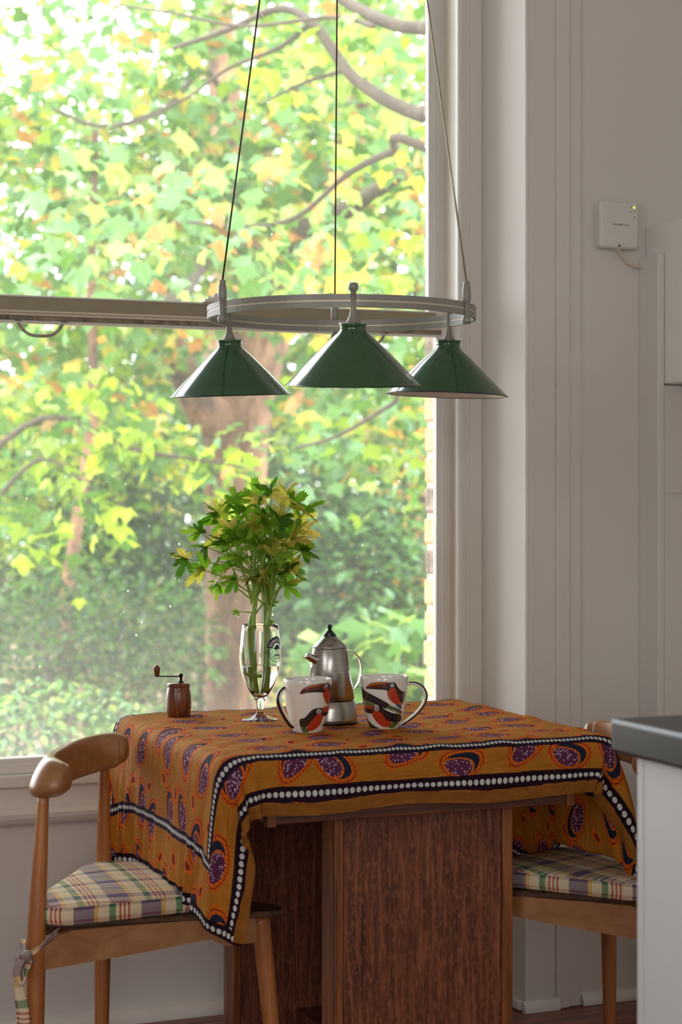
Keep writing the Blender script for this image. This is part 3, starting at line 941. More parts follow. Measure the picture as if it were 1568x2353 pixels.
lv = np.empty(len(me.loops), dtype=np.int32); me.loops.foreach_get('vertex_index', lv)
uvs = np.stack([uu.reshape(-1)[lv], vv.reshape(-1)[lv]], -1).astype(np.float32)
uvl.data.foreach_set('uv', uvs.reshape(-1))
me.polygons.foreach_set('use_smooth', [True] * len(me.polygons))
me.materials.append(M['wax'])
tc = bpy.data.objects.new('tablecloth', me)
COL.objects.link(tc)
md = tc.modifiers.new('soft', 'SUBSURF'); md.levels = 1; md.render_levels = 1
tag(tc, 'ochre wax print cloth with orange and purple pods, draped over the table', 'tablecloth')

# ================================================================== CHAIRS
def rounded_tri(ptsl, rad, n=10):
    """outline at distance rad round the triangle ptsl (counter-clockwise)"""
    out = []
    m_ = len(ptsl)
    for i in range(m_):
        p = Vector(ptsl[i]); a = Vector(ptsl[i - 1]); b = Vector(ptsl[(i + 1) % m_])
        e0 = (p - a).normalized(); e1 = (b - p).normalized()
        n0 = math.atan2(-e0.x, e0.y); n1 = math.atan2(-e1.x, e1.y)
        # outward normals for a counter-clockwise outline
        n0 = math.atan2(-e0.x, e0.y); n1 = math.atan2(-e1.x, e1.y)
        while n1 < n0: n1 += 2 * PI
        for k in range(n + 1):
            t = n0 + (n1 - n0) * k / n
            out.append((p.x + rad * math.cos(t), p.y + rad * math.sin(t)))
    return out
def dense(poly, n):
    """resample a closed outline evenly"""
    pts = [Vector(p) for p in poly]; pts.append(pts[0])
    L = [0]
    for a, b in zip(pts, pts[1:]): L.append(L[-1] + (b - a).length)
    out = []; j = 0
    for k in range(n):
        s = L[-1] * k / n
        while L[j + 1] < s: j += 1
        t = (s - L[j]) / max(1e-9, L[j + 1] - L[j])
        out.append(pts[j].lerp(pts[j + 1], t))
    return out
RX, RY, FX = -.184, .210, .184
def leg_geo(x, y, dx, dy, up):
    """up: height of the top; dx, dy lean outwards at the foot"""
    prof = [(0, .0105), (.12, .0140), (.30, .0168), (.42, .0172), (.47, .0165), (.60, .0118), (.69, .0095)]
    pts, rad = [], []
    for i in range(25):
        z = up * i / 24
        k = (.43 - z) / .43 if z < .43 else 0
        q = max(0, (z - .43) / .26)
        pts.append((x + dx * k + .008 * q * (x < 0), (y + dy * k) * (1 - .085 * q), z))
        for (a, ra), (b, rb) in zip(prof, prof[1:]):
            if a <= z <= b: r = ra + (rb - ra) * (z - a) / (b - a)
        rad.append(r)
    return G().tube(pts, rad, 18, up=(0, 1, 0))
def rail_side(p, q):
    """shaped seat rail from the rear leg p to the front leg q"""
    p, q = Vector(p), Vector(q)
    d = (q - p); L = d.length; d.normalize()
    nrm = Vector((-d.y, d.x))
    lo = [(0, .362), (.5, .381), (.74, .392), (.77, .391), (.80, .384), (.83, .378), (1, .380)]
    poly = [(s, h) for s, h in lo] + [(1, .4305), (.15, .4305), (.13, .427), (.10, .4255), (.04, .4255), (0, .4285)]
    v = []
    for sgn in (-.011, .011):
        for s, h in poly:
            a = p + d * (s * L) + nrm * sgn
            v.append((a.x, a.y, h))
    n = len(poly)
    f = [list(range(n)), [n + i for i in range(n)][::-1]] + [(i, (i + 1) % n, n + (i + 1) % n, n + i) for i in range(n)]
    return G().add(v, f, False)
def back_rail_geo():
    ctrl = [(-.128, -.200), (-.154, -.194), (-.176, -.170), (-.193, -.125), (-.204, -.064), (-.208, 0)]
    ctrl = ctrl + [(x, -y) for x, y in ctrl[:-1]][::-1]
    def cr(t):
        n = len(ctrl) - 1
        s = t * n; i = min(int(s), n - 1); u = s - i
        p0, p1, p2, p3 = [Vector(ctrl[max(0, min(n, i + k))]) for k in (-1, 0, 1, 2)]
        return 0.5 * ((2 * p1) + (p2 - p0) * u + (2 * p0 - 5 * p1 + 4 * p2 - p3) * u * u + (3 * p1 - p0 - 3 * p2 + p3) * u ** 3)
    v, f = [], []
    NS, NR = 72, 28
    for i in range(NS + 1):
        t = i / NS
        c = cr(t); d = (cr(min(1, t + .01)) - cr(max(0, t - .01))).normalized()
        nrm = Vector((d.y, -d.x))            # points outwards (away from the sitter)
        e = abs(2 * t - 1)                   # 0 at the middle of the back, 1 at the tips
        hh = .0405 - .009 * e * e - (.010 * ((e - .72) / .28) ** 1.6 if e > .72 else 0)
        q_ = min(1, max(0, (e - .15) / .60)); ww = .0125 + .020 * q_ * q_ * (3 - 2 * q_) - (.008 * ((e - .75) / .25) ** 1.5 if e > .75 else 0)
        if e > .93:
            k = math.sqrt(max(.02, 1 - ((e - .93) / .07) ** 2)); hh *= k; ww *= k
        lean = .22 - .08 * e                 # the upper edge leans back, the lower edge comes in
        zc = .697 + .011 * e
        for j in range(NR):
            a = 2 * PI * j / NR
            ca, sa = math.cos(a), math.sin(a)
            px_ = ww * math.copysign(abs(ca) ** .75, ca)
            pz = hh * math.copysign(abs(sa) ** .80, sa)
            # broad below on the outside, a crisp edge above: a wedge that twists along the rail
            px_ = px_ * (1 - .38 * (pz / hh)) + lean * pz * (1 - .5 * e)
            q = c + nrm * px_
            v.append((q.x, q.y, zc + pz))
    for i in range(NS):
        for j in range(NR):
            k = (j + 1) % NR
            f.append((i * NR + j, i * NR + k, (i + 1) * NR + k, (i + 1) * NR + j))
    f.append(list(range(NR))[::-1]); f.append([NS * NR + j for j in range(NR)])
    return G().add(v, f)
def seat_geo():
    tri = rounded_tri([(RX + .0, -.150), (FX + .008, 0), (RX + .0, .150)], .034)
    o = dense(tri, 72)
    g = G()
    v, f = [], []
    levels = [(.0, -.004), (.0015, 0), (.009, 0), (.011, -.003)]
    cx = sum(p.x for p in o) / 72; cy = 0
    for dz, ins in levels:
        for p in o:
            d = Vector((p.x - cx, p.y - cy)).normalized()
            v.append((p.x + d.x * ins, p.y + d.y * ins, .431 + dz))
    for l in range(3):
        for i in range(72):
            j = (i + 1) % 72
            f.append((l * 72 + i, l * 72 + j, (l + 1) * 72 + j, (l + 1) * 72 + i))
    f.append(list(range(72))[::-1]); f.append([3 * 72 + i for i in range(72)])
    return g.add(v, f, False)
def cushion_obj(par, name='cushion'):
    tri = rounded_tri([(RX + .038, -.152), (FX - .125, 0), (RX + .038, .152)], .062, 14)
    N = 96
    o = dense(tri, N)
    cx = sum(p.x for p in o) / N
    def ins(p, k):
        d = Vector((p.x - cx, p.y)).normalized()
        return Vector((p.x + d.x * k, p.y + d.y * k))
    v, f, uv, side = [], [], [], []
    arc = [0]
    for i in range(N): arc.append(arc[-1] + (o[(i + 1) % N] - o[i]).length)
    z0 = .4428
    rings = [(-.006, z0), (.000, z0 + .003), (.003, z0 + .014), (.002, z0 + .026), (-.0005, z0 + .0315), (.0015, z0 + .0330), (-.001, z0 + .0350)]
    rings += [(None, s) for s in (.93, .84, .7, .5, .25)]
    for k, (a, b) in enumerate(rings):
        for i, p in enumerate(o):
            if a is not None:
                q = ins(p, a); v.append((q.x, q.y, b))
            else:
                q = Vector((cx + (p.x - cx) * b, p.y * b)); v.append((q.x, q.y, z0 + .035 + .009 * (1 - b * b) ** .6))
    faces, fs = [], []
    nr = len(rings)
    for k in range(nr - 1):
        for i in range(N):
            j = (i + 1) % N
            faces.append((k * N + i, k * N + j, (k + 1) * N + j, (k + 1) * N + i))
            fs.append(1 if k < 5 else 0)
    v.append((cx, 0, z0 + .0445)); c = len(v) - 1
    for i in range(N): faces.append(((nr - 1) * N + i, (nr - 1) * N + (i + 1) % N, c)); fs.append(0)
    faces.append(list(range(N))[::-1]); fs.append(0)
    me = bpy.data.meshes.new(name); me.from_pydata(v, [], faces)
    me.attributes.new('side', 'FLOAT', 'CORNER'); me.uv_layers.new(name='UVMap')
    ul = me.uv_layers['UVMap']; sa = me.attributes['side']
    uvd = np.zeros((len(me.loops), 2), np.float32); sd = np.zeros(len(me.loops), np.float32)
    for pi, p in enumerate(me.polygons):
        for li in p.loop_indices:
            vi = me.loops[li].vertex_index
            x, y, z = v[vi]
            if fs[pi]:
                i = vi % N
                s = arc[i]
                if i == 0 and any((me.loops[l2].vertex_index % N) > N // 2 for l2 in p.loop_indices): s = arc[N]
                uvd[li] = (s, z - z0 + .088); sd[li] = .92
            else:
                # the top stripes follow the near side of the seat
                uvd[li] = (x * .88 + y * .47, y * .88 - x * .47)
    ul.data.foreach_set('uv', uvd.reshape(-1)); sa.data.foreach_set('value', sd)
    me.polygons.foreach_set('use_smooth', [True] * len(me.polygons))
    me.materials.append(M['plaid'])
    ob_ = bpy.data.objects.new(name, me); COL.objects.link(ob_); ob_.parent = par
    return ob_
def ribbon(pts, w, nrms, par, name, tw=.0022):
    """flat cloth band along pts; nrms: width directions"""
    v, f, uv = [], [], []
    s = 0
    pts = [Vector(p) for p in pts]
    for i, p in enumerate(pts):
        d = Vector(nrms[i]).normalized()
        t = (pts[min(i + 1, len(pts) - 1)] - pts[max(0, i - 1)]).normalized()
        n = t.cross(d).normalized()
        ww = w[i] if isinstance(w, (list, tuple)) else w
        if i: s += (p - pts[i - 1]).length
        for j in range(9):
            a = j / 8 - .5
            cv = math.cos(a * PI) * ww * .22
            v.append(p + d * (a * ww) + n * cv); uv.append((s * .9, a * ww))
        for j in range(9):
            a = .5 - j / 8
            cv = math.cos(a * PI) * ww * .22
            v.append(p + d * (a * ww) + n * (cv - tw)); uv.append((s * .9, a * ww))
    n_ = 18
    for i in range(len(pts) - 1):
        for j in range(n_):
            k = (j + 1) % n_
            f.append((i * n_ + j, i * n_ + k, (i + 1) * n_ + k, (i + 1) * n_ + j))
    f.append(list(range(n_))[::-1]); f.append([(len(pts) - 1) * n_ + j for j in range(n_)])
    me = bpy.data.meshes.new(name); me.from_pydata([tuple(q) for q in v], [], f)
    me.attributes.new('side', 'FLOAT', 'CORNER'); me.uv_layers.new(name='UVMap')
    ul = me.uv_layers['UVMap']; sa = me.attributes['side']
    for l in me.loops: ul.data[l.index].uv = uv[l.vertex_index]
    for l in me.loops: sa.data[l.index].value = .6
    me.polygons.foreach_set('use_smooth', [True] * len(me.polygons))
    me.materials.append(M['plaid'])
    ob_ = bpy.data.objects.new(name, me); COL.objects.link(ob_); ob_.parent = par
    return ob_

def make_chair(label):
    ch = thing('dining_chair', label, 'chair', (0, 0, 0), 0, None)
    rear_n = leg_geo(RX, -RY, -.006, -.004, .688)
    rear_f = leg_geo(RX, RY, -.006, .004, .688)
    front = leg_geo(FX, 0, .045, 0, .4300)
    obj('leg', rear_n, M['beech'], ch); obj('leg', rear_f, M['beech'], ch); obj('leg', front, M['beech'], ch)
    obj('seat_rail', rail_side((RX, -RY), (FX, 0)), M['beech_rail'], ch)
    obj('seat_rail', rail_side((RX, RY), (FX, 0)), M['beech_rail'], ch)
    obj('seat_rail', G().box(RX - .010, RX + .010, -RY, RY, .372, .4285, .002), M['beech_rail'], ch)
    recalc(obj('back_rail', back_rail_geo(), M['beech_rail'], ch))
    recalc(obj('seat', seat_geo(), M['seat_ply'], ch))
    return ch
chL = make_chair('honey beech chair left of the table, its curved back touching the cloth')
chR = copy_tree(chL)
chR['label'] = 'honey beech chair on the far right, half hidden by the cloth and the unit'
for c_, (x, y, a) in ((chL, (1.042, 3.420, -31.6)), (chR, (1.810, 3.3285, 164.6))):
    c_.location = (x, y, 0); c_.rotation_euler = (0, 0, R(a)); c_['group'] = 'beech chairs at the table'
# cushions lie on the seats: things of their own
def make_cushion(label, par_chair):
    t = thing('seat_cushion', label, 'cushion', par_chair.location, par_chair.rotation_euler.z, 'plaid seat cushions')
    recalc(cushion_obj(t, 'pad'))
    return t
cuL = make_cushion('plaid cushion tied on the chair left of the table', chL)
cuR = copy_tree(cuL); cuR.location = chR.location; cuR.rotation_euler = chR.rotation_euler
cuR['label'] = 'plaid cushion on the far right chair, beside the table pedestal'
# the tie of the left cushion: round the near rear leg, knot, hanging tail and loop (chair's own axes)
L2 = lambda px, py, z: (Matrix.Rotation(-chL.rotation_euler.z, 4, 'Z') @ (at(px, py, z) - Vector(chL.location)))
rv = Matrix.Rotation(-chL.rotation_euler.z, 3, 'Z') @ RIGHT
tv = Matrix.Rotation(-chL.rotation_euler.z, 3, 'Z') @ TOCAM
up = Vector((0, 0, 1))
def spline(pts, n):
    pts = [Vector(p) for p in pts]; out = []
    m_ = len(pts) - 1
    for q in range(n + 1):
        s = q / n * m_; i = min(int(s), m_ - 1); u = s - i
        p0, p1, p2, p3 = [pts[max(0, min(m_, i + k))] for k in (-1, 0, 1, 2)]
        out.append(0.5 * ((2 * p1) + (p2 - p0) * u + (2 * p0 - 5 * p1 + 4 * p2 - p3) * u * u + (3 * p1 - p0 - 3 * p2 + p3) * u ** 3))
    return out
def rib(name, pxs, w, wd):
    pts = spline([L2(a, b, z) for a, b, z in pxs], 30)
    n = len(pts)
    ws = [np.interp(i / (n - 1), np.linspace(0, 1, len(w)), w) for i in range(n)]
    ds = []
    for i in range(n):
        t = i / (n - 1) * (len(wd) - 1); k = min(int(t), len(wd) - 2)
        a, b = [rv * q[0] + up * q[1] + tv * q[2] for q in (wd[k], wd[k + 1])]
        ds.append(a.lerp(b, t - k))
    return ribbon(pts, [float(x) for x in ws], ds, cuL, name)
rib('tie', [(134, 2138, 3.352), (112, 2158, 3.338), (92, 2178, 3.334), (72, 2190, 3.335), (58, 2198, 3.345)], [.012, .023, .021, .016, .013], [(.4, 1, 0), (.6, 1, 0), (.6, 1, .2), (.3, 1, .3)])
rib('tie', [(58, 2196, 3.345), (52, 2178, 3.37), (56, 2160, 3.40), (62, 2180, 3.415), (74, 2200, 3.41)], [.010, .013, .009, .012, .012], [(1, .2, .5), (1, 0, .4), (.7, 0, .7), (1, .3, 0)])
rib('tie', [(60, 2194, 3.335), (44, 2215, 3.325), (38, 2245, 3.322), (50, 2262, 3.322), (62, 2230, 3.33), (66, 2202, 3.335)], [.014, .022, .017, .015, .018, .013], [(1, .3, .1), (1, .5, .3), (.6, .3, .8), (.3, .3, 1), (1, -.2, .2)])
rib('tie', [(48, 2200, 3.345), (42, 2240, 3.342), (44, 2275, 3.340), (50, 2310, 3.338), (54, 2350, 3.338), (56, 2420, 3.338)], [.018, .016, .020, .023, .025, .025], [(1, 0, .1), (.8, 0, .6), (1, .1, -.2), (1, 0, .2), (1, 0, .1)])
rib('tie', [(62, 2186, 3.337), (58, 2194, 3.325), (60, 2206, 3.330), (72, 2208, 3.34)], [.014, .022, .020, .014], [(1, .1, 0), (1, .2, 0), (1, -.2, 0)])

# ================================================================== PENDANT LAMP
RC = at(785, 722, 3.75)
RR = 0.2685
lamp = thing('pendant_lamp', 'round grey ring pendant with three green enamel cone shades over the table', 'lamp', tuple(RC))
def ring_band(r, z0, z1, t, name, m):
    g = G()
    g.lathe([(r - t, z0), (r, z0), (r, z1), (r - t, z1), (r - t, z0)], 96, (0, 0, 0), False, False, False)
    return recalc(obj(name, g, m, lamp))
ring_band(RR, -.0125, -.0015, .006, 'ring', M['ring_paint'])
ring_band(RR, .0015, .0125, .006, 'ring', M['ring_paint'])
ring_band(RR - .001, -.0016, .0016, .004, 'ring_strip', M['ring_gold'])
CEIL_R = Vector((0, 0, CEIL - RC.z))
canopy = recalc(obj('ceiling_canopy', G().lathe([(.055, 0), (.055, -.012), (.02, -.03), (.008, -.034)], 32, CEIL_R, True, True), M['ring_paint'], lamp))
def ringpt(xc, zc):
    """camera-frame offset (right, away) from the ring's centre, put on the ring"""
    v = RIGHT * xc - TOCAM * zc
    return v.normalized() * (RR - .003)
def clip(p, long_up=True):
    d = p.normalized()
    prof = [(.0045, -.030), (.0085, -.029), (.0095, -.024), (.0090, -.018), (.0060, -.016), (.0062, .012), (.0078, .014), (.0085, .020), (.0080, .040), (.0068, .043), (.0062, .052), (.003, .053)]
    return recalc(obj('cord_clip', G().lathe(prof, 18, p * ((RR + .004) / RR)), M['ring_paint'], lamp))
clips = [(-.226, -.140), (.2415, -.1175), (-.014, .268)]
for i, (a, b) in enumerate(clips):
    p = ringpt(a, b)
    clip(p)
    top = CEIL_R + p.normalized() * .006
    q = p * ((RR + .004) / RR) + Vector((0, 0, .050))
    pts = [q.lerp(top, t / 8) for t in range(9)]
    obj('cord', G().tube(pts, .00205 if i == 1 else .00185, 8), M['cable_clear'] if i == 1 else M['cable_dark'], lamp, 'pale wrapped cord' if i == 1 else None)
def shade(a, b, tilt, size, drop, lean):
    p = ringpt(a, b)
    d = p.normalized()
    axis = Vector((0, 0, 1)).cross(d)
    hang = Matrix.Translation(p) @ Matrix.Rotation(lean, 4, RIGHT) @ Matrix.Rotation(tilt, 4, axis)
    # hanger over the ring with its knob
    h = G().lathe([(.002, .034), (.0075, .033), (.0092, .028), (.0092, .022), (.0078, .020), (.0055, .018), (.0052, -.012), (.0062, -.020), (.0080, -.028), (.0115, -.036), (.0155, -.042)], 20, (0, 0, 0), True, True, True, hang @ Matrix.Translation((0, 0, 0)))
    obj('hanger', h, M['ring_paint'], lamp)
    r1 = .1255 * size
    zt = -.042
    collar = [(.0165, zt), (.0255, zt + .001), (.0275, zt + .0005), (.0250, zt - .003), (.0245, zt - .012), (.0262, zt - .014)]
    zb = zt - .014 - .099 * size * drop
    out = [(.0262, zt - .014), (.0270, zt - .016)] + [(.027 + (r1 - .027) * t, zt - .016 + (zb - zt + .016) * (t ** 1.06)) for t in [i / 12 for i in range(1, 13)]]
    inn = [(r - .0022, z - .0004) for r, z in out[::-1]]
    s = recalc(obj('lamp_shade', G().lathe(out + [(r1 + .0012, zb - .0012), (r1 - .001, zb - .0018)], 72, (0, 0, 0), False, False, True, hang), M['enamel'], lamp))
    obj('collar', G().lathe(collar, 40, (0, 0, 0), True, False, True, hang), M['enamel'], s)
    recalc(obj('inner_enamel', G().lathe([(.003, zt - .016)] + inn[::-1][1:], 72, (0, 0, 0), False, False, True, hang @ Matrix.Translation((0, 0, -.0006))), M['enamel_in'], s, 'white enamel inside'))
    rim = G().lathe([(r1 - .002, zb - .0022), (r1 + .0018, zb - .0020), (r1 + .0022, zb - .0005), (r1 - .002, zb + .0005), (r1 - .002, zb - .0022)], 72, (0, 0, 0), False, False, True, hang)
    recalc(obj('rim', rim, M['enamel_rim'], s))
    obj('seam', G().tube([hang @ Vector((.027 * math.cos(t0), .027 * math.sin(t0), zt - .0155)) for t0 in (math.atan2(TOCAM.y, TOCAM.x) - .05,)] +
                         [hang @ Vector(((r1 - .002) * math.cos(t0), (r1 - .002) * math.sin(t0), zb + .0008)) for t0 in (math.atan2(TOCAM.y, TOCAM.x) - .05,)], .0009, 6), M['enamel'], s)
    obj('bulb', G().lathe([(.001, zt - .075), (.016, zt - .071), (.024, zt - .058), (.023, zt - .046), (.014, zt - .03), (.013, zt - .016)], 24, (0, 0, 0), True, True, True, hang), M['bulb'], s)
shade(.0225, -.27, R(1.9), 1.0, 1.0, R(3.6))
shade(-.2370, .130, R(1.8), 1.0, 1.0, R(3.8))
shade(.2265, .145, R(2.2), 1.0, .98, R(1.4))

# ================================================================== THINGS ON THE TABLE
ZT = TH + .0042
def base(px, py):
    z = (EYE - ZT) * 4311 / (py - 1130)
    p = at(px, py, z); p.z = ZT
    return p
# ---- coffee mill
p = base(411, 1646)
mill = thing('pepper_mill', 'small dark wooden crank pepper mill, left end of the table', 'pepper mill', tuple(p), 0)
obj('body', G().lathe([(.0225, 0), (.0235, .002), (.0262, .018), (.0268, .030), (.0262, .044), (.0240, .058), (.0232, .060), (.0232, .0625), (.0242, .064)], 40, (0, 0, 0), True, True), M['mill_wood'], mill)
obj('lid', G().lathe([(.0242, .0636), (.0245, .066), (.0235, .069), (.010, .0705), (.006, .071)], 40), M['mill_wood'], mill)
ax = RIGHT * .0045
obj('spindle', G().lathe([(.006, .0705), (.0058, .073), (.0030, .074), (.0032, .082)], 16, ax).sphere(ax + Vector((0, 0, .0855)), .0048), M['black_metal'], mill)
e = RIGHT * -.0455 + TOCAM * .004
obj('crank', G().tube([ax + Vector((0, 0, .0835)), ax.lerp(e, .5) + Vector((0, 0, .0840)), e + Vector((0, 0, .0845))], .0019, 8, True, (1.8, .8)), M['black_metal'], mill)
obj('knob', G().lathe([(.003, .083), (.0048, .085), (.0056, .090), (.0072, .098), (.0078, .1015), (.006, .1045), (.003, .1055), (.0025, .107), (.001, .108)], 20, e), M['mill_wood'], mill)

# ---- stemmed beer glass
p = base(598, 1655)
GL = p.copy()
glass = thing('beer_glass', 'stemmed beer glass with a round blue emblem, holding celery in water', 'glass', tuple(p))
gout = [(.0365, .0006), (.0370, .0018), (.0350, .0032), (.024, .0060), (.012, .0100), (.0078, .0150), (.0072, .022), (.0078, .030), (.0088, .038), (.0125, .046), (.0175, .053), (.0245, .064), (.0318, .078), (.0380, .094), (.0418, .112), (.0432, .130), (.0425, .148), (.0405, .168), (.0385, .184), (.0370, .1965)]
gin = [(r - .0014, z) for r, z in gout[11:]][::-1]
gin[0] = (.0358, .1965)
gprof = [(.0001, .0006)] + gout + [(.0364, .1972)] + gin + [(.0105, .0515), (.004, .0485), (.0001, .0480)]
recalc(obj('bowl', G().lathe(gprof, 64, (0, 0, 0), False, False), M['glass'], glass))
def rad_at(prof, z):
    for (a, za), (b, zb_) in zip(prof, prof[1:]):
        if za <= z <= zb_: return a + (b - a) * (z - za) / (zb_ - za)
    return prof[-1][0]
WL = .112
wp = [(.0001, .0483), (.004, .0488), (.0103, .0518)] + [(r - .0017, z) for r, z in gout[11:] if z < WL] + [(rad_at([(r, z) for r, z in gout], WL) - .0017, WL), (.0001, WL)]
wt = recalc(obj('water', G().lathe(wp, 64, GL, False, False), M['water']))
tag(wt, 'clear water filling the lower half of the stemmed glass', 'water')
# the printed emblem: ring of letters, blue band, palm trees; wraps on the glass, turned to the right
th0 = math.atan2(RIGHT.y * .84 + TOCAM.y * .54, RIGHT.x * .84 + TOCAM.x * .54)
def onglass(x, y):
    x, y = x * 1.36, y * 1.36
    z = .147 + y
    r = rad_at(gout, z) + .0003
    a = th0 + x / .042
    return (r * math.cos(a), r * math.sin(a), z)
def arc_text(txt, size, r, a0, flip=False):
    v, f = text_geo(txt, size, size * .03)
    out = []
    for x, y, z in v:
        if not flip:
            a = PI / 2 - x / r; rr = r + y
        else:
            a = -PI / 2 + x / r; rr = r - y
        a += a0
        out.append((rr * math.cos(a), rr * math.sin(a)))
    return out, f
def emblem(name, pieces, m):
    g = G()
    for pts, f in pieces: g.add([onglass(a, b) for a, b in pts], f, False)
    return obj(name, g, m, glass)
def ringpoly(r0, r1, a0, a1, n=48, rag=0.0):
    pts, f = [], []
    for i in range(n + 1):
        t = a0 + (a1 - a0) * i / n
        k = r1 + (rag if i % 2 else 0)
        pts += [(r0 * math.cos(t), r0 * math.sin(t)), (k * math.cos(t), k * math.sin(t))]
    for i in range(n): f.append((2 * i, 2 * i + 1, 2 * i + 3, 2 * i + 2))
    return pts, f
EMR = .0165
a1_, f1_ = arc_text('SYMONDS', .0072, .0142, 0)
band = ringpoly(.0100, .0195, R(12), R(168), 60, .0012)
emblem('emblem', [band, ringpoly(.0098, .0105, R(180), R(360)), ringpoly(.0178, .0187, R(180), R(360)),
                  arc_text('FOUNDERS', .0046, .0140, 0, True),
                  ([(-.0008, -.0085), (.0008, -.0085), (.0014, .003), (-.0002, .003)], [(0, 1, 2, 3)]),
                  ([(-.005, -.0075), (-.004, -.0075), (-.0040, .001), (-.0048, .001)], [(0, 1, 2, 3)]),
                  ([(.004, -.0075), (.005, -.0075), (.0060, .0015), (.0052, .0015)], [(0, 1, 2, 3)]),
                  ([(.0006 + .0055 * math.cos(i * PI / 8), .004 + .0045 * math.sin(i * PI / 8) * (1 if i % 2 else .7)) for i in range(16)], [tuple(range(16))]),
                  ([(-.0045 + .003 * math.cos(i * PI / 6), .002 + .0026 * math.sin(i * PI / 6) * (1 if i % 2 else .6)) for i in range(12)], [tuple(range(12))]),
                  ([(.0056 + .003 * math.cos(i * PI / 6), .0025 + .0026 * math.sin(i * PI / 6) * (1 if i % 2 else .6)) for i in range(12)], [tuple(range(12))]),
                  ([(-.008, -.0072), (.008, -.0072), (.006, -.0090), (-.006, -.0090)], [(0, 1, 2, 3)])], M['p_navy'])
def onglass2(x, y):
    a = onglass(x, y); c = Vector((a[0], a[1], 0)); c = c * (1 + .0004 / c.length); return (c.x, c.y, a[2])
obj('emblem_lettering', G().add([onglass2(a, b) for a, b in a1_], f1_, False), M['p_white'], glass, 'white lettering on the blue band')

# ---- celery: stalks, leaf stems, leaflets
cel = thing('celery_bunch', 'leafy bunch of celery standing in the beer glass', 'celery', tuple(GL))
random.seed(21)
def leaflet_mesh(name, col, seed):
    """one toothed three-lobed celery leaflet, stalk at the origin, pointing +X, about 1 unit long"""
    rnd = random.Random(seed)
    lobes = [(-1.0, .78), (0, 1.0), (1.0, .78)]
    pts = []
    for la, ll in lobes:
        n = 5
        for k in range(-n, n + 1):
            t = k / n
            wdt = .34 if la == 0 else .33
            a = la * .86
            rr = ll * (1 - abs(t) ** 2.4 * .50)
            an = a + t * wdt * 1.1
            tooth = 1.0 + (.13 if k % 2 == 0 else -.07)
            rr *= tooth * rnd.uniform(.94, 1.06)
            pts.append((rr * math.cos(an), rr * math.sin(an)))
    pts = [(-.02, -.03)] + sorted(pts, key=lambda q: math.atan2(q[1], q[0])) + [(-.02, .03)]
    v = [(0, 0, 0)]
    for x, y in pts:
        z = -.22 * x * x - .30 * y * y + .06 * math.sin(7 * y + seed) + rnd.uniform(-.02, .02)
        v.append((x, y, z))
    mid = []
    for x, y in pts:
        mid.append(len(v)); r_ = .55
        v.append((x * r_, y * r_, -.22 * (x * r_) ** 2 - .1 * (y * r_) ** 2 + .05 * abs(math.sin(3 * math.atan2(y, x + .01)))))
    n = len(pts)
    f = []
    for i in range(n - 1):
        f.append((0, mid[i], mid[i + 1])); f.append((mid[i], 1 + i, 2 + i, mid[i + 1]))
    me = bpy.data.meshes.new(name); me.from_pydata(v, [], f)
    me.polygons.foreach_set('use_smooth', [True] * len(f))
    ca = me.color_attributes.new('tint', 'FLOAT_COLOR', 'POINT')
    tip = srgb(244, 224, 120)
    for i in range(len(v)):
        e = math.hypot(v[i][0], v[i][1])
        c = col
        if seed >= 100: c = tuple(col[j] + (tip[j] - col[j]) * max(0, e - .35) for j in range(3)) + (1,)
        ca.data[i].color = c
    me.materials.append(M['celery_leaf'])
    return me
greens = [srgb(104, 160, 40), srgb(134, 188, 52), srgb(84, 138, 38), srgb(160, 206, 70), srgb(120, 176, 48)]
lm = [leaflet_mesh('leaflet', greens[i % 5], i) for i in range(9)]
ly = [leaflet_mesh('leaflet', srgb(216, 220, 96), 100 + i) for i in range(4)] + [leaflet_mesh('leaflet', srgb(240, 224, 130), 110 + i) for i in range(3)]
def add_leaf(pos, direction, size, yellow, droop):
    o = bpy.data.objects.new('leaf', random.choice(ly if yellow else lm))
    COL.objects.link(o); o.parent = cel
    d = Vector(direction).normalized(); d.z -= droop; d.normalize()
    n = Vector((random.uniform(-.7, .7), random.uniform(-.7, .7), random.uniform(.2, 1.0)))
    y = n.cross(d).normalized(); z = d.cross(y).normalized()
    m_ = Matrix((d, y, z)).transposed().to_4x4()
    o.matrix_local = Matrix.Translation(pos) @ m_ @ Matrix.Scale(size, 4)
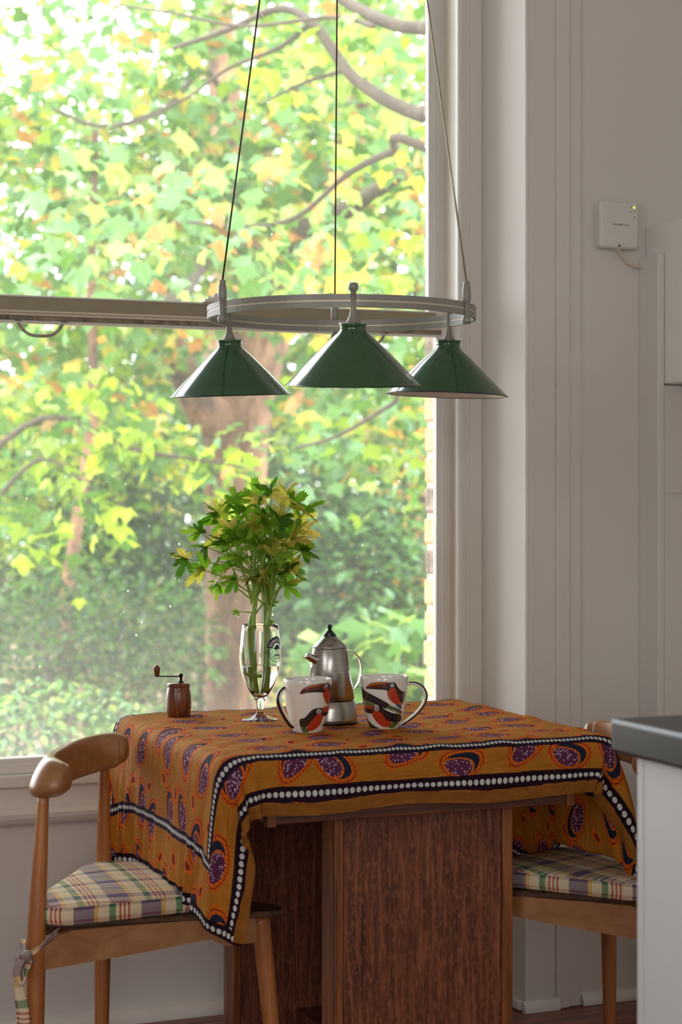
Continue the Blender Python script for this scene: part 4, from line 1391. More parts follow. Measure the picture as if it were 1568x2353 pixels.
# crown positions measured on the photograph, relative to the glass (px, py, depth offset)
crown = [(430, 1285), (462, 1225), (470, 1310), (500, 1180), (505, 1345), (478, 1258), (520, 1250), (540, 1150), (560, 1210), (560, 1285), (590, 1145),
         (600, 1200), (590, 1260), (610, 1310), (625, 1130), (640, 1190), (640, 1240), (640, 1300), (670, 1160), (680, 1220), (690, 1265), (670, 1310), (655, 1345),
         (700, 1175), (580, 1330), (545, 1330), (530, 1300), (620, 1270), (560, 1175), (660, 1135), (600, 1350), (650, 1280), (575, 1235), (500, 1290), (535, 1220)]
crown += [(random.gauss(590, 52), random.gauss(1240, 48)) for _ in range(30)]
nst = 9
stalks = []
for i in range(nst):
    # foot in the water, throat at the rim, end under the crown
    a = 2 * PI * i / nst
    foot = RIGHT * ((-1 if i < 5 else 1) * .007 + random.uniform(-.003, .003)) + TOCAM * .009 * math.sin(a * 2) + Vector((0, 0, .058))
    side = -1 if i < 5 else 1
    thr = RIGHT * (side * .0165 + random.uniform(-.007, .007)) + TOCAM * random.uniform(-.016, .016) + Vector((0, 0, .19))
    end = RIGHT * (side * .016 + random.uniform(-.016, .016)) + TOCAM * random.uniform(-.025, .025) + Vector((0, 0, random.uniform(.265, .300)))
    pts = [foot, foot.lerp(thr, .45) + RIGHT * side * .0015, thr, thr.lerp(end, .5), end]
    sp_ = spline(pts, 18)
    rr = [.0062 - .0030 * (k / 18) for k in range(19)]
    # ribbed section
    g = G().tube(sp_, rr, 14, True, (1.0, .8))
    obj('stalk', g, M['celery_stalk'], cel)
    stalks.append(sp_)
obj('stalk', G().tube(spline([GLp for GLp in [RIGHT * -.036 + Vector((0, 0, .150)), RIGHT * -.0335 + Vector((0, 0, .115)), RIGHT * -.022 + TOCAM * .016 + Vector((0, 0, .096)), RIGHT * .004 + TOCAM * .022 + Vector((0, 0, .094))]], 14), .0030, 10), M['celery_stalk'], cel, 'bent stalk lying across the water')
ends = [s[-1] for s in stalks]
for i, (px, py) in enumerate(crown):
    zc = 3.876 + random.uniform(-.065, .065)
    pos = at(px, py, zc) - GL
    e = random.choice(stalks)
    k = random.randint(12, 18)
    b = e[k]
    if pos.z < b.z + .01: b = e[10]
    midp = b.lerp(pos, .5) + Vector((0, 0, .012)) + RIGHT * random.uniform(-.006, .006)
    pp = spline([b, midp, pos], 8)
    obj('leaf_stem', G().tube(pp, [.0022 - .0012 * q / 8 for q in range(9)], 6), M['celery_stalk'], cel)
    outw = (pos - b).normalized()
    ypr = .16 + .55 * max(0, min(1, (px - 560) / 140)) * (1 if py < 1260 else .6) + (.25 if py < 1190 else 0)
    nl = 3 if i < 35 else 2
    for q in range(nl):
        ang = (q - (nl - 1) / 2) * 1.15 + random.uniform(-.3, .3)
        dirv = Matrix.Rotation(ang, 3, TOCAM) @ outw + TOCAM * random.uniform(-.6, .6)
        add_leaf(pos, dirv, random.uniform(.030, .048), random.random() < ypr, random.uniform(-.1, .55))
for (px, py) in ((548, 1405), (612, 1430), (622, 1385)):
    pos = at(px, py, 3.85) - GL
    obj('leaf_stem', G().tube([pos, Vector((pos.x, pos.y, pos.z)).lerp((stalks[0] if px < 600 else stalks[7])[12], .98)], [.0010, .0013], 6), M['celery_stalk'], cel)
    add_leaf(pos, (RIGHT if px > 600 else -RIGHT) + Vector((0, 0, .2)), .016, False, 0)
    add_leaf(pos, (RIGHT if px > 600 else -RIGHT) + TOCAM, .015, False, .3)

# ---- stove top coffee pot
p = base(758, 1661)
pot = thing('coffee_pot', 'brushed steel stovetop coffee pot with black cone knob, between the mugs', 'coffee pot', tuple(p))
obj('boiler', G().lathe([(.050, 0), (.0545, .001), (.0560, .004), (.0560, .010), (.0535, .030), (.0510, .0455), (.0495, .047)], 64), M['steel'], pot)
obj('base_ring', G().lathe([(.0500, -.0002), (.0570, .0005), (.0575, .003), (.0570, .0045)], 64), M['black_metal'], pot)
obj('joint_ring', G().lathe([(.0485, .0465), (.0485, .0495)], 64), M['black_metal'], pot)
obj('jug', G().lathe([(.0490, .0490), (.0502, .0500), (.0350, .1510), (.0342, .1525)], 64), M['steel'], pot)
lid = obj('lid', G().lathe([(.0343, .1527), (.0352, .1540), (.0345, .1560), (.0140, .1765), (.0130, .1770)], 64), M['steel'], pot)
obj('knob', G().lathe([(.0136, .1768), (.0140, .1775), (.0040, .1890), (.0036, .1915)], 40).sphere((0, 0, .1955), .0054, (1, 1, 1), 20, 12), M['black_plastic'], lid, 'black cone knob with a ball')
sd = (RIGHT * -.80 + TOCAM * .60)
s0 = sd * .030 + Vector((0, 0, .127)); s1 = sd * .058 + Vector((0, 0, .140))
g = G().tube([s0, s0.lerp(s1, .5), s1], [.0098, .0082, .0068], 20, False)
g.tube([s1, s0.lerp(s1, .3)], [.0056, .0056], 20, True)
recalc(obj('spout', g, M['chrome'], pot))
hd = (RIGHT * .97 - TOCAM * .24).normalized()
hp = spline([hd * .034 + Vector((0, 0, .146)), hd * .044 + Vector((0, 0, .1455)), hd * .060 + Vector((0, 0, .132)), hd * .0655 + Vector((0, 0, .108)), hd * .0605 + Vector((0, 0, .082)), hd * .0500 + Vector((0, 0, .066))], 24)
obj('handle', G().tube(hp, [.0100] * 3 + [.0105] * 19 + [.007, .005, .003], 16, True, (1.0, .16), up=tuple(hd)), M['chrome'], pot)

# ---- two mugs with painted toucans
def fill2d(poly):
    """triangulate a 2D outline and split it finely enough to wrap on a mug"""
    bm = bmesh.new()
    vs = [bm.verts.new((x, y, 0)) for x, y in poly]
    bm.faces.new(vs)
    bmesh.ops.triangulate(bm, faces=list(bm.faces))
    for _ in range(6):
        es = [e for e in bm.edges if e.calc_length() > .005]
        if not es: break
        bmesh.ops.subdivide_edges(bm, edges=es, cuts=1)
        bmesh.ops.triangulate(bm, faces=[f for f in bm.faces if len(f.verts) > 3])
    bm.verts.index_update()
    v = [(q.co.x, q.co.y) for q in bm.verts]; f = [[q.index for q in ff.verts] for ff in bm.faces]
    bm.free()
    return v, f
def smoothpoly(poly, n=4):
    m_ = len(poly); out = []
    for i in range(m_):
        p0, p1, p2, p3 = [Vector(poly[(i + k) % m_]) for k in (-1, 0, 1, 2)]
        for q in range(n):
            u = q / n
            c = 0.5 * ((2 * p1) + (p2 - p0) * u + (2 * p0 - 5 * p1 + 4 * p2 - p3) * u * u + (3 * p1 - p0 - 3 * p2 + p3) * u ** 3)
            out.append((c.x, c.y))
    return out
mprof = [(.0270, 0), (.0290, .0012), (.0310, .006), (.0350, .018), (.0395, .036), (.0430, .056), (.0455, .078), (.0472, .096), (.0476, .1030)]
def make_mug(name, label, px, py, cx, zt_, zb_, zdepth, prints, hside, hpts):
    p = base(px, py)
    mg = thing(name, label, 'mug', tuple(p), 0, 'toucan mugs on the cloth')
    inn = [(r - .0032, z) for r, z in mprof[3:]][::-1]
    prof = [(.0001, .0012), (.024, .0012), (.0255, 0)] + mprof + [(.0468, .1046), (.0452, .1040)] + inn + [(.020, .0075), (.0001, .0070)]
    recalc(obj('cup', G().lathe(prof, 72, (0, 0, 0), False, False), M['china'], mg))
    k = p.y  # noqa
    zc = Vector((p.x, p.y, 0)).dot(-TOCAM)
    s = zc / 4311 / 4.126
    face = Vector((-p.x, -p.y, 0)).normalized()
    rgt = Vector((-face.y, face.x, 0))
    rad = lambda z: rad_at(mprof, min(max(z, .0013), .1029))
    def wrap(x, z, lay):
        z = min(max(z, .002), .1022)
        r = rad(z)
        a = math.asin(max(-.985, min(.985, x / r)))
        q = (face * math.cos(a) + rgt * math.sin(a)) * (r + .00035 + .00022 * lay)
        return (q.x, q.y, z)
    H = .1046
    for lay, mk, poly in prints:
        pl = [((x - cx) * s, (zb_ - y) / (zb_ - zt_) * H) for x, y in poly]
        # keep inside the silhouette, then bend on to the cup
        v, f = fill2d(pl)
        o = obj('print', G().add([wrap(a, b, lay) for a, b in v], f, False), M[mk], mg)
        o.data.polygons.foreach_set('use_smooth', [True] * len(o.data.polygons))
    hp = [face * d * .001 + rgt * ((x - cx) * s) + Vector((0, 0, (zb_ - y) / (zb_ - zt_) * H)) for x, y, d in hpts]
    return mg, spline(hp, 22), face, rgt
def circ(x, y, r, n=14): return [(x + r * math.cos(2 * PI * i / n), y + r * math.sin(2 * PI * i / n)) for i in range(n)]
sm = smoothpoly
def dots(pts, r=3.4): return [(3, 'p_white', circ(x, y, r, 6)) for x, y in pts]
m2p = [
    (1, 'p_brown', sm([(912, 615), (925, 585), (960, 558), (1010, 546), (1070, 543), (1122, 548), (1124, 590), (1122, 624), (1050, 616), (970, 612)])),
    (2, 'p_orange', sm([(925, 592), (960, 564), (1010, 552), (1070, 548), (1115, 551), (1060, 564), (990, 572), (940, 590)])),
    (2, 'p_black', sm([(925, 613), (980, 602), (1050, 597), (1122, 598), (1124, 626), (1050, 616)])),
    (1, 'p_red', sm([(1118, 610), (1160, 596), (1195, 620), (1215, 680), (1234, 740), (1213, 768), (1165, 748), (1128, 705), (1110, 655)])),
    (2, 'p_black', sm([(1118, 560), (1150, 545), (1187, 555), (1203, 592), (1240, 634), (1272, 652), (1268, 710), (1252, 762), (1228, 730), (1200, 650), (1182, 604), (1150, 600), (1120, 602)])),
    (3, 'p_white', circ(1155, 575, 20)), (4, 'p_blue', circ(1155, 575, 15)), (5, 'p_white', circ(1155, 575, 10)), (6, 'p_black', circ(1155, 575, 5)),
    (1, 'p_blue', sm([(1190, 765), (1213, 762), (1240, 780), (1240, 812), (1215, 800)])),
    (2, 'p_orange', sm([(1215, 752), (1236, 745), (1246, 770), (1238, 790)])),
    (1, 'p_black', sm([(860, 596), (882, 622), (930, 652), (1010, 690), (1080, 728), (1132, 765), (1142, 796), (1090, 800), (1020, 770), (950, 745), (900, 728), (868, 690)])),
    (2, 'p_red', sm([(864, 650), (886, 690), (892, 735), (884, 755), (868, 730)])),
    (2, 'p_green', sm([(895, 735), (950, 748), (1000, 770), (960, 782), (905, 778), (888, 756)])),
    (2, 'p_green', sm([(1128, 772), (1175, 788), (1225, 818), (1244, 840), (1236, 866), (1190, 840), (1130, 812), (1098, 792)])),
    (3, 'p_blue', sm([(1150, 786), (1205, 812), (1240, 838), (1236, 852), (1180, 822), (1130, 796)])),
    (4, 'p_yellow', sm([(1145, 800), (1190, 824), (1222, 850), (1180, 838)])),
    (1, 'p_red', sm([(886, 790), (930, 778), (985, 780), (988, 815), (930, 822), (894, 822)])),
    (2, 'p_black', sm([(894, 818), (940, 812), (988, 814), (986, 856), (940, 856), (908, 850)])),
    (3, 'p_red', sm([(980, 830), (1030, 824), (1068, 840), (1100, 895), (1146, 942), (1128, 978), (1080, 985), (1030, 955), (990, 905), (970, 862)])),
    (4, 'p_black', sm([(978, 790), (1010, 778), (1050, 782), (1090, 812), (1150, 845), (1232, 872), (1230, 935), (1165, 938), (1100, 910), (1062, 850), (1030, 826), (985, 824)])),
    (5, 'p_white', circ(1012, 803, 24)), (6, 'p_blue', circ(1012, 803, 18)), (7, 'p_white', circ(1012, 803, 12)), (8, 'p_black', circ(1012, 803, 6)),
    (1, 'p_green', sm([(1146, 945), (1200, 940), (1206, 962), (1160, 1000), (1120, 985)])),
    (1, 'p_black', sm([(912, 905), (950, 950), (1000, 985), (1040, 1003), (960, 1004), (938, 970)])),
] + [(7, 'p_white', circ(x, y, 3.0, 6)) for x, y in ((1080, 838), (1110, 852), (1140, 866), (1175, 880), (1205, 895), (1100, 872), (1135, 890), (1170, 905), (1125, 905), (1205, 915), (1062, 815), (970, 800), (975, 822))] \
  + [(3, 'p_white', circ(x, y, 3.0, 6)) for x, y in ((900, 650), (930, 672), (960, 692), (990, 708), (1020, 722), (1050, 740), (1080, 758), (925, 700), (960, 718), (995, 738), (1030, 755), (1205, 630), (1225, 655), (1245, 680), (1240, 710), (1220, 680))]
mg2, hp2, fc2, rg2 = make_mug('toucan_mug', 'white toucan mug with its handle on the right, right of the coffee pot', 884, 1673, 1084, 502, 1014, 0, m2p, 1,
    [(1300, 583, 0), (1370, 580, 0), (1435, 612, 2), (1472, 680, 4), (1460, 760, 4), (1400, 850, 3), (1310, 930, 1), (1222, 985, 0)])
def handle(mg, hp, face):
    prof = [.0042 + .0016 * math.sin(PI * i / 22) for i in range(23)]
    obj('handle', G().tube(hp, [.0062] * 23, 16, True, (1.05, .55), up=(0, 0, 1)), M['china'], mg)
    # the painted outer face of the handle
    c = Vector((0, 0, .055))
    outp = []
    for i, q in enumerate(hp):
        t = (hp[min(22, i + 1)] - hp[max(0, i - 1)]).normalized()
        n = t.cross(face).normalized()
        if n.dot(q - c) < 0: n = -n
        outp.append(q + n * .0016)
    obj('handle_stripe', G().tube(outp[1:-1], [.0060] * 21, 14, True, (1.02, .46), up=(0, 0, 1)), M['p_black'], mg, 'black painted outer face of the handle')
handle(mg2, hp2, fc2)
m1p = [
    (1, 'p_brown', sm([(293, 660), (302, 628), (330, 598), (380, 576), (440, 565), (516, 560), (514, 600), (516, 645), (440, 640), (370, 642), (325, 654)])),
    (2, 'p_orange', sm([(306, 628), (335, 602), (380, 582), (440, 571), (508, 565), (450, 584), (380, 596), (330, 614)])),
    (2, 'p_black', sm([(330, 650), (370, 632), (440, 620), (514, 616), (516, 647), (440, 642), (380, 644)])),
    (1, 'p_red', sm([(503, 640), (540, 602), (566, 612), (580, 680), (570, 770), (545, 770), (515, 712)])),
    (2, 'p_black', sm([(514, 575), (535, 557), (560, 566), (578, 600), (584, 690), (578, 740), (566, 660), (550, 612), (520, 606)])),
    (3, 'p_white', circ(533, 587, 18)), (4, 'p_blue', circ(533, 587, 14)), (5, 'p_white', circ(533, 587, 9)), (6, 'p_black', circ(533, 587, 5)),
    (3, 'p_red', sm([(415, 868), (460, 856), (500, 862), (494, 920), (470, 975), (420, 1015), (356, 1024), (366, 965)])),
    (4, 'p_black', sm([(290, 912), (335, 892), (372, 850), (400, 818), (440, 800), (495, 804), (500, 850), (445, 862), (412, 905), (370, 955), (345, 990), (300, 990)])),
    (5, 'p_white', circ(465, 832, 24)), (6, 'p_blue', circ(465, 832, 18)), (7, 'p_white', circ(465, 832, 12)), (8, 'p_black', circ(465, 832, 6)),
    (3, 'p_red', sm([(496, 802), (530, 792), (560, 794), (556, 850), (540, 878), (500, 884), (498, 845)])),
    (4, 'p_black', sm([(498, 848), (530, 846), (552, 850), (540, 876), (500, 882)])),
    (5, 'p_green', sm([(302, 988), (345, 986), (360, 1015), (372, 1044), (326, 1042)])),
    (6, 'p_blue', sm([(310, 990), (328, 990), (338, 1020), (330, 1038)])),
    (1, 'p_black', sm([(495, 980), (530, 955), (550, 935), (540, 960), (515, 985)])),
] + [(7, 'p_white', circ(x, y, 3.2, 6)) for x, y in ((305, 925), (330, 915), (355, 895), (378, 868), (398, 842), (318, 945), (345, 930), (372, 905), (396, 880), (312, 968), (335, 958), (362, 935), (388, 912), (500, 812), (503, 828), (505, 842))]
mg1, hp1, fc1, rg1 = make_mug('toucan_mug', 'white toucan mug with its handle on the left, nearest the glass', 707, 1681, 361, 527, 1050, 0, m1p, -1,
    [(200, 612, 4), (150, 620, 12), (105, 655, 18), (90, 720, 22), (108, 800, 22), (150, 890, 20), (200, 965, 17), (240, 1000, 14)])
handle(mg1, hp1, fc1)

# ================================================================== GARDEN
random.seed(99)
rs = np.random.RandomState(42)
struct('ground', G().box(-14, 16, 4.45, 45, -.75, -.35), M['mudflesh'], None, 'garden ground under the trees')
# one lobed leaf (sycamore), stalk at the origin, unit length along +X
def lobed():
    out = []
    for a, l in ((-2.0, .42), (-1.55, .30), (-1.05, .84), (-.70, .62), (-.36, .76), (0, 1.0), (.36, .76), (.70, .62), (1.05, .84), (1.55, .30), (2.0, .42)):
        out.append((l * math.cos(a), l * math.sin(a)))
    v = [(0, 0, 0)] + [(x, y, -.28 * (x * x + y * y) + .10 * abs(math.sin(2.6 * math.atan2(y, x)))) for x, y in out]
    f = [(0, i, i + 1) for i in range(1, len(out))]
    return np.array(v), np.array(f)
LV, LF = lobed()
OV = np.array([(0, 0, 0), (.3, .24, .03), (.72, .2, -.02), (1, 0, -.14), (.72, -.2, -.02), (.3, -.24, .03)]); OF = np.array([(0, 1, 2), (0, 2, 3), (0, 3, 4), (0, 4, 5)])
def leaf_cloud(name, pos, size, cols, parent, mat='leaf', shape='lobed', flatness=.5, label=None, loc=(0, 0, 0)):
    """many leaves joined in one mesh, each with its own turn, size and tint"""
    V0, F0 = (LV, LF) if shape == 'lobed' else (OV, OF)
    n = len(pos)
    a = rs.uniform(0, 2 * PI, n)
    tilt = rs.normal(0, flatness, (n, 2))
    d = np.stack([np.cos(a), np.sin(a), tilt[:, 0] - .35], -1); d /= np.linalg.norm(d, axis=1)[:, None]
    up_ = np.stack([tilt[:, 1], rs.normal(0, flatness, n), np.ones(n)], -1)
    y = np.cross(up_, d); y /= np.linalg.norm(y, axis=1)[:, None]
    z = np.cross(d, y)
    s = rs.uniform(.65, 1.25, n) * size
    W = (V0[None, :, 0, None] * d[:, None, :] + V0[None, :, 1, None] * y[:, None, :] + V0[None, :, 2, None] * z[:, None, :]) * s[:, None, None] + np.asarray(pos)[:, None, :] - np.array(loc)
    k = len(V0)
    F = (F0[None] + (np.arange(n) * k)[:, None, None]).reshape(-1, 3)
    me = bpy.data.meshes.new(name)
    me.vertices.add(n * k); me.vertices.foreach_set('co', W.reshape(-1).astype(np.float32))
    me.loops.add(F.size); me.loops.foreach_set('vertex_index', F.reshape(-1).astype(np.int32))
    me.polygons.add(len(F)); me.polygons.foreach_set('loop_start', np.arange(0, F.size, 3, dtype=np.int32))
    me.update(calc_edges=True)
    me.polygons.foreach_set('use_smooth', [True] * len(F))
    ca = me.color_attributes.new('tint', 'FLOAT_COLOR', 'POINT')
    cc = np.array(cols)[rs.choice(len(cols), n)] * rs.uniform(.82, 1.12, (n, 1))
    cc[:, 3] = 1
    ca.data.foreach_set('color', np.repeat(cc, k, 0).reshape(-1).astype(np.float32))
    me.materials.append(M[mat])
    me.validate()
    o = bpy.data.objects.new(name, me); COL.objects.link(o)
    if parent is not None: o.parent = parent
    o['kind'] = 'stuff'
    return o
def blob(n, c, r, shell=.5):
    """points in an ellipsoid, denser towards its skin"""
    v = rs.normal(0, 1, (n, 3)); v /= np.linalg.norm(v, axis=1)[:, None]
    t = rs.uniform(shell, 1, n) ** .6
    return np.array(c) + v * np.array(r) * t[:, None]
def spray(a, b, n, w, sag):
    """points hanging along a twig from a to b"""
    t = rs.uniform(0, 1, n) ** .8
    p = np.outer(1 - t, a) + np.outer(t, b) + rs.normal(0, w, (n, 3)) * np.array([1, 1, .7])
    p[:, 2] -= sag * t * t
    return p
lime, green, pale, mint = srgb(160, 192, 58), srgb(96, 144, 58), srgb(178, 206, 118), srgb(130, 178, 124)
peach, yel, dkg, blu = srgb(226, 160, 96), srgb(226, 206, 90), srgb(50, 80, 38), srgb(70, 108, 80)
crown_c = [pale, pale, lime, mint, mint, green, lime, green, mint, yel, mint, pale, green, mint, peach, green]
low_c = [green, dkg, dkg, blu, green, mint, lime]
bush_c = [dkg, dkg, green, blu, dkg]

def P3(px, py, z): return at(px, py, z)
def branch(name, pts, r0, r1, parent, loc, m='bark', seg=10, n=20, label=None):
    sp_ = spline([Vector(p) - Vector(loc) for p in pts], n)
    return obj(name, G().tube(sp_, [r0 + (r1 - r0) * (i / n) for i in range(n + 1)], seg), M[m], parent, label)

# --- the big sycamore: trunk 11 m away, long boughs reaching towards the window
tl = P3(532, 1600, 11.0); tl.z = -.4
syc = thing('sycamore_tree', 'big sycamore with a broad pinkish trunk behind the celery', 'tree', tuple(tl))
zt = 11.0
tp = [tl, P3(532, 1650, zt), P3(536, 1400, zt), P3(540, 1100, zt), P3(548, 900, zt), P3(580, 720, zt), P3(588, 600, zt), P3(560, 480, zt), P3(530, 340, zt), P3(512, 150, zt), P3(505, -60, zt), P3(500, -500, zt)]
sp_ = spline([p - tl for p in tp], 60)
wid = [82, 64, 62, 72, 82, 106, 92, 62, 44, 34, 30, 22]
rad = [float(np.interp(i / 60 * 11, range(12), wid)) / 4311 * zt * random.uniform(.96, 1.04) for i in range(61)]
obj('trunk', G().tube(sp_, rad, 28, up=(0, 1, 0)), M['bark'], syc)
bs_ = [([P3(588, 650, 11), P3(660, 560, 10.9), P3(740, 450, 10.8), P3(800, 330, 10.6), P3(860, 150, 10.5)], .17, .07),
       ([P3(540, 440, 11), P3(600, 330, 10.8), P3(640, 280, 10.6), P3(700, 120, 10.4)], .11, .04),
       ([P3(560, 900, 11), P3(480, 960, 10.8), P3(400, 800, 10.5), P3(340, 760, 10.2)], .14, .05),
       ([P3(600, 640, 10.9), P3(680, 540, 9.5), P3(800, 480, 8.6), P3(920, 400, 8.0)], .07, .03),
       ([P3(520, 240, 11), P3(470, 160, 9.8), P3(380, 250, 8.8), P3(240, 290, 8.2), P3(120, 250, 8)], .022, .006),
       ([P3(560, 560, 11), P3(470, 600, 9.5), P3(420, 670, 8.4), P3(360, 700, 8)], .06, .02)]
for pts, a, b in bs_: branch('branch', pts, a, b, syc, tl, 'bark_dark' if a < .1 else 'bark')
# leaves: the 300 that show largest are parts of their own, the rest one mass
def individual_leaves(positions, size, parent, loc, cols, n_mesh=12):
    meshes = []
    for i in range(n_mesh):
        me = bpy.data.meshes.new('leaf'); me.from_pydata(LV.tolist(), [], LF.tolist())
        ca = me.color_attributes.new('tint', 'FLOAT_COLOR', 'POINT')
        c = random.choice(cols)
        for d_ in ca.data: d_.color = c
        me.materials.append(M['leaf']); meshes.append(me)
    for p in positions:
        o = bpy.data.objects.new('leaf', random.choice(meshes)); COL.objects.link(o); o.parent = parent
        o.location = Vector(p) - Vector(loc)
        o.rotation_euler = (random.gauss(0, .5), random.gauss(.5, .5), random.uniform(0, 2 * PI))
        s = size * random.uniform(.75, 1.25); o.scale = (s, s, s)
near = []
sprays = [((560, 430, 8.6), (190, 330, 7.2), 46), ((560, 560, 8.6), (170, 460, 7.0), 44), ((700, 300, 8.6), (520, 480, 7.2), 40), ((760, 420, 8.8), (600, 620, 7.4), 36),
          ((860, 560, 8.6), (620, 560, 7.4), 30), ((480, 680, 8.6), (60, 620, 7.4), 34), ((940, 420, 8.6), (760, 640, 7.6), 32), ((380, 560, 8.4), (80, 420, 7.2), 38)]
for a, b, n in sprays:
    near += spray(P3(*a), P3(*b), n, .14, .18).tolist()
individual_leaves(near[:300], .085, syc, tl, [mint, mint, pale, pale, lime, green, mint, mint, lime, peach])
mass = [blob(1000, P3(300, 120, 9.5), (1.5, .9, .9)), blob(1100, P3(760, 160, 9.5), (1.1, .8, .9)), blob(900, P3(200, 560, 9.5), (1.1, .8, .7)),
        blob(700, P3(800, 560, 9.8), (.8, .7, .7)), blob(500, P3(560, -200, 9), (1.6, .9, .7)), blob(500, P3(100, 850, 10), (.7, .7, .5)), blob(350, P3(840, 950, 10), (.5, .6, .35))]
leaf_cloud('foliage', np.concatenate(mass), .085, crown_c, syc, loc=tuple(tl))
# --- a nearer tree beyond the right edge whose boughs cross the top of the window
nl_ = P3(1120, 1600, 6.6); nl_.z = -.35; nl_.x += 1.0
nt_ = thing('maple_tree', 'maple whose dark grey boughs cross the top right of the window', 'tree', tuple(nl_))
tk = [nl_, nl_ + Vector((0, 0, 1.5)), nl_ + Vector((-.05, .05, 2.6)), nl_ + Vector((.05, 0, 4.2)), nl_ + Vector((.1, .1, 6))]
branch('trunk', tk, .16, .08, nt_, nl_, 'bark_dark', 14)
J = nl_ + Vector((-.03, .03, 2.3))
br_ = [([J, P3(1060, 300, 6.7), P3(960, 262, 6.8), P3(880, 225, 6.9), P3(800, 165, 7.0), P3(720, 55, 7.1), P3(640, 20, 7.2), P3(520, 70, 7.3), P3(400, 110, 7.4)], .036, .008),
       ([nl_ + Vector((0, 0, 2.9)), P3(1050, 90, 6.6), P3(980, 66, 6.7), P3(900, 55, 6.8), P3(790, 0, 7.0), P3(700, -80, 7.1)], .034, .018),
       ([P3(720, 50, 7.1), P3(640, 110, 7.2), P3(520, 160, 7.3), P3(420, 230, 7.4), P3(240, 300, 7.5)], .011, .004),
       ([P3(800, 160, 7.0), P3(700, 190, 7.1), P3(600, 240, 7.2)], .010, .004),
       ([P3(860, 60, 6.8), P3(760, 40, 7), P3(560, 60, 7.1), P3(400, 30, 7.2), P3(250, 10, 7.3)], .010, .004),
       ([J, P3(980, 340, 6.7), P3(900, 350, 6.9), P3(800, 400, 7.2), P3(680, 500, 7.5), P3(560, 520, 7.7), P3(430, 510, 7.8)], .020, .006),
       ([J - Vector((0, 0, .6)), P3(1000, 880, 6.8), P3(900, 930, 7.0), P3(780, 1000, 7.3), P3(680, 1030, 7.5)], .012, .006)]
for pts, a, b in br_: branch('branch', pts, a, b, nt_, nl_, 'bark_dark', 8, 30)
pos = np.concatenate([spray(P3(900, 60, 6.9), P3(600, 160, 7.4), 40, .10, .1), spray(P3(960, 300, 7), P3(700, 330, 7.4), 34, .13, .2), spray(P3(900, 440, 7.2), P3(760, 560, 7.5), 26, .12, .2), spray(P3(940, 620, 7), P3(700, 640, 7.6), 30, .14, .2)])
individual_leaves(pos.tolist(), .075, nt_, nl_, [lime, pale, yel, green, mint, pale])
leaf_cloud('foliage', np.concatenate([blob(500, P3(1350, 100, 7.5), (1.0, .8, 1.2)), spray(P3(960, 930, 7.6), P3(640, 1050, 8.4), 170, .22, .1)]), .07, crown_c, nt_, loc=tuple(nl_))
# --- low drooping bough of yellow-green leaves left of the trunk
yl = P3(-120, 1500, 8.2); yl.z = -.35
yt = thing('hazel_tree', 'slender tree at the left with a drooping spray of bright lime leaves', 'tree', tuple(yl))
branch('trunk', [yl, yl + Vector((.05, 0, 1.2)), yl + Vector((-.05, 0, 2.6))], .05, .03, yt, yl, 'bark_dark')
branch('branch', [yl + Vector((.03, 0, 1.6)), P3(100, 960, 8.1), P3(300, 1030, 8), P3(480, 1060, 7.9), P3(560, 1075, 7.9)], .016, .005, yt, yl, 'bark_dark')
branch('branch', [yl + Vector((.04, 0, 1.3)), P3(80, 1060, 8.1), P3(220, 1130, 8), P3(330, 1190, 7.9)], .012, .004, yt, yl, 'bark_dark')
pos = np.concatenate([spray(P3(60, 980, 8.1), P3(560, 1080, 7.9), 70, .10, .05), spray(P3(60, 1070, 8.1), P3(330, 1200, 7.9), 46, .09, .05), spray(P3(-60, 1130, 8.1), P3(160, 1260, 8), 40, .1, .05), spray(P3(20, 900, 8.1), P3(300, 930, 8), 40, .12, .05), spray(P3(380, 1040, 8), P3(600, 1110, 7.9), 26, .08, .03)])
individual_leaves(pos.tolist(), .070, yt, yl, [lime, srgb(196, 222, 60), pale, lime, yel, green])
# --- a thin young stem further left
sl = P3(150, 1500, 9.0); sl.z = -.35
st_ = thing('young_tree', 'thin pale leaning stem left of the big trunk', 'tree', tuple(sl))
branch('trunk', [sl, P3(150, 1430, 9), P3(178, 1200, 9), P3(204, 1030, 9), P3(214, 900, 9), P3(210, 600, 9), P3(220, 300, 9)], .036, .016, st_, sl, 'bark')
leaf_cloud('foliage', blob(260, P3(220, 380, 9.2), (.7, .5, .5)), .08, crown_c, st_, loc=tuple(sl))
# --- shrubs: darker masses low down, every one a thing
def shrub(name, label, px, py, z, r, n, size, cols, shape='lobed'):
    c = P3(px, py, z)
    b = Vector((c.x, c.y, -.35))
    t = thing(name, label, 'shrub', tuple(b), 0, 'shrubs under the trees')
    for i in range(3):
        a = i * 2.1
        branch('stem', [b + Vector((.05 * math.cos(a), .05 * math.sin(a), 0)), b.lerp(c, .6) + Vector((.15 * math.cos(a), .15 * math.sin(a), 0)), c + Vector((.3 * r[0] * math.cos(a), .3 * math.sin(a), .3 * r[2]))], .02, .006, t, b, 'bark_dark', 6, 8)
    leaf_cloud('foliage', blob(n, c, r, .3), size, cols, t, shape=shape, loc=tuple(b))
shrub('laurel_shrub', 'dark green shrub just left of the big trunk', 270, 1330, 10.3, (.44, .5, .66), 2400, .075, bush_c, 'oval')
shrub('yew_shrub', 'feathery dark shrub at the lower left of the window', 180, 1500, 8.6, (.72, .5, .45), 3800, .050, [dkg, green, green, blu, srgb(120, 130, 80)], 'oval')
shrub('laurel_shrub', 'glossy shrub right of the trunk behind the coffee pot', 810, 1330, 10.0, (.44, .5, .56), 2200, .080, [dkg, green, blu, mint, mint], 'oval')
shrub('laurel_shrub', 'mixed green and russet shrub next to the brick edge', 930, 1240, 10.5, (.5, .5, .5), 900, .075, [green, lime, peach, dkg, mint], 'oval')
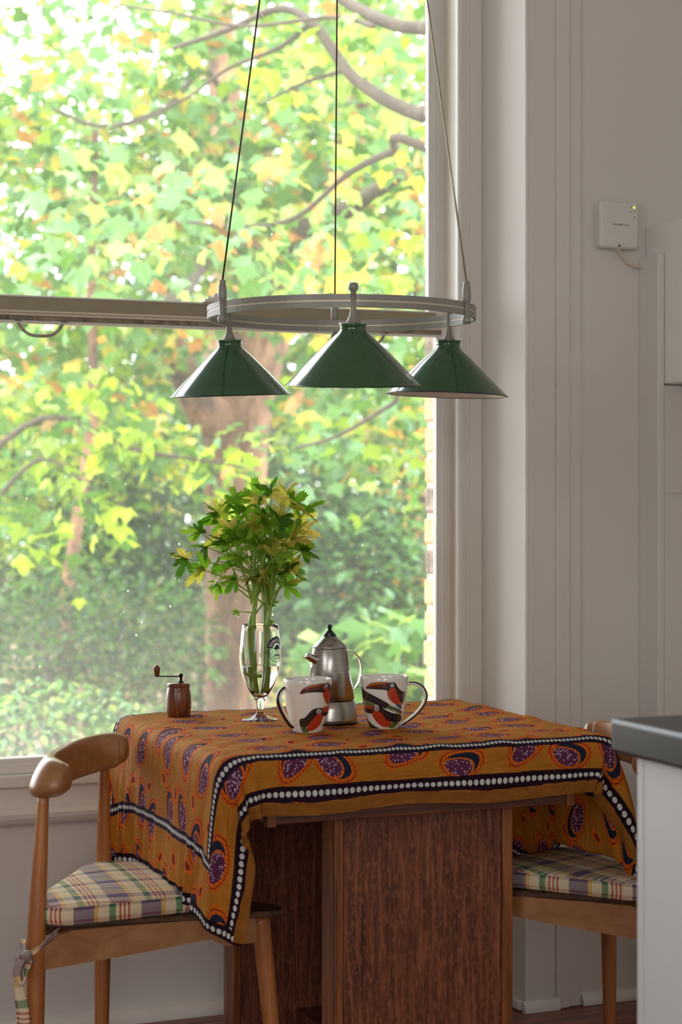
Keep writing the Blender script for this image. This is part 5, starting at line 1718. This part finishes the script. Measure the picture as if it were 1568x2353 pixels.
shrub('hydrangea_shrub', 'low shrub with broad pale leaves above the right mug', 900, 1530, 7.6, (.42, .4, .22), 200, .11, [mint, pale, green, mint])
shrub('holly_shrub', 'mid green shrub at the far left edge', 20, 1280, 9.6, (.6, .5, .6), 2200, .065, [green, dkg, lime, mint], 'oval')
shrub('fern_shrub', 'low pale green plants under the pepper mill side of the window', 60, 1690, 7.4, (.6, .4, .24), 1300, .05, [green, mint, pale, blu], 'oval')
shrub('fern_shrub', 'low pale plants at the foot of the big trunk', 740, 1600, 9.6, (.35, .4, .22), 320, .06, [mint, pale, green, yel], 'oval')
shrub('elder_shrub', 'bright yellow green shrub behind the thin stem', 120, 1060, 11, (.9, .6, .55), 1100, .08, [lime, lime, srgb(196, 222, 60), green, yel])
# --- trees further back, filling the view with greens, sky glinting between at the upper left
def back_tree(label, px, pytop, z, r, n, cols, h):
    c = P3(px, pytop, z)
    b = Vector((c.x, c.y, -.35))
    t = thing('garden_tree', label, 'tree', tuple(b), 0, 'trees at the back of the garden')
    branch('trunk', [b, b.lerp(c, .5) + Vector((.1, 0, 0)), c], .16, .08, t, b, 'bark_dark', 10, 10)
    leaf_cloud('foliage', blob(n, c, r, .2), .105, cols, t, loc=tuple(b))
shrub('rhododendron_shrub', 'very dark wide shrub behind the foot of the big trunk', 480, 1300, 13, (1.5, .6, 1.1), 5000, .09, [dkg, dkg, srgb(48, 74, 44), blu, green], 'oval')
back_tree('tall tree at the back seen at the left edge of the window', -40, 600, 16, (1.5, 1.2, 2.8), 3300, crown_c, 6)
back_tree('back tree between the thin stem and the big trunk', 330, 700, 17, (1.3, 1.2, 3.2), 4600, crown_c + [dkg, green], 6)
back_tree('back tree straight behind the big trunk', 620, 500, 18, (1.4, 1.2, 3.6), 4800, crown_c + [dkg], 6)
back_tree('back tree beside the brick edge of the window', 960, 540, 17, (1.5, 1.2, 3.6), 5200, crown_c + [dkg, green], 6)
back_tree('back tree far beyond the right side', 1400, 600, 18, (1.8, 1.4, 3.2), 1800, crown_c, 6)
hb = P3(450, 1250, 21); hb = Vector((hb.x, hb.y, -.35))
hg = thing('boundary_hedge', 'dark hedge closing the back of the garden', 'hedge', tuple(hb))
n = 13000
hx = rs.uniform(-6, 6, n); hz = rs.uniform(0, 2.9, n) ** 1.0; hy = rs.normal(0, .35, n)
X_ = np.stack([hb.x + CS * hx - 0 * hy, hb.y - SN * hx + hy, hz - .35], -1)
leaf_cloud('foliage', X_, .13, [dkg, green, dkg, lime, mint], hg, loc=tuple(hb))
branch('stem', [hb, hb + Vector((0, 0, 1.2)), hb + Vector((.1, 0, 2.4))], .06, .03, hg, hb, 'bark_dark', 8, 6)
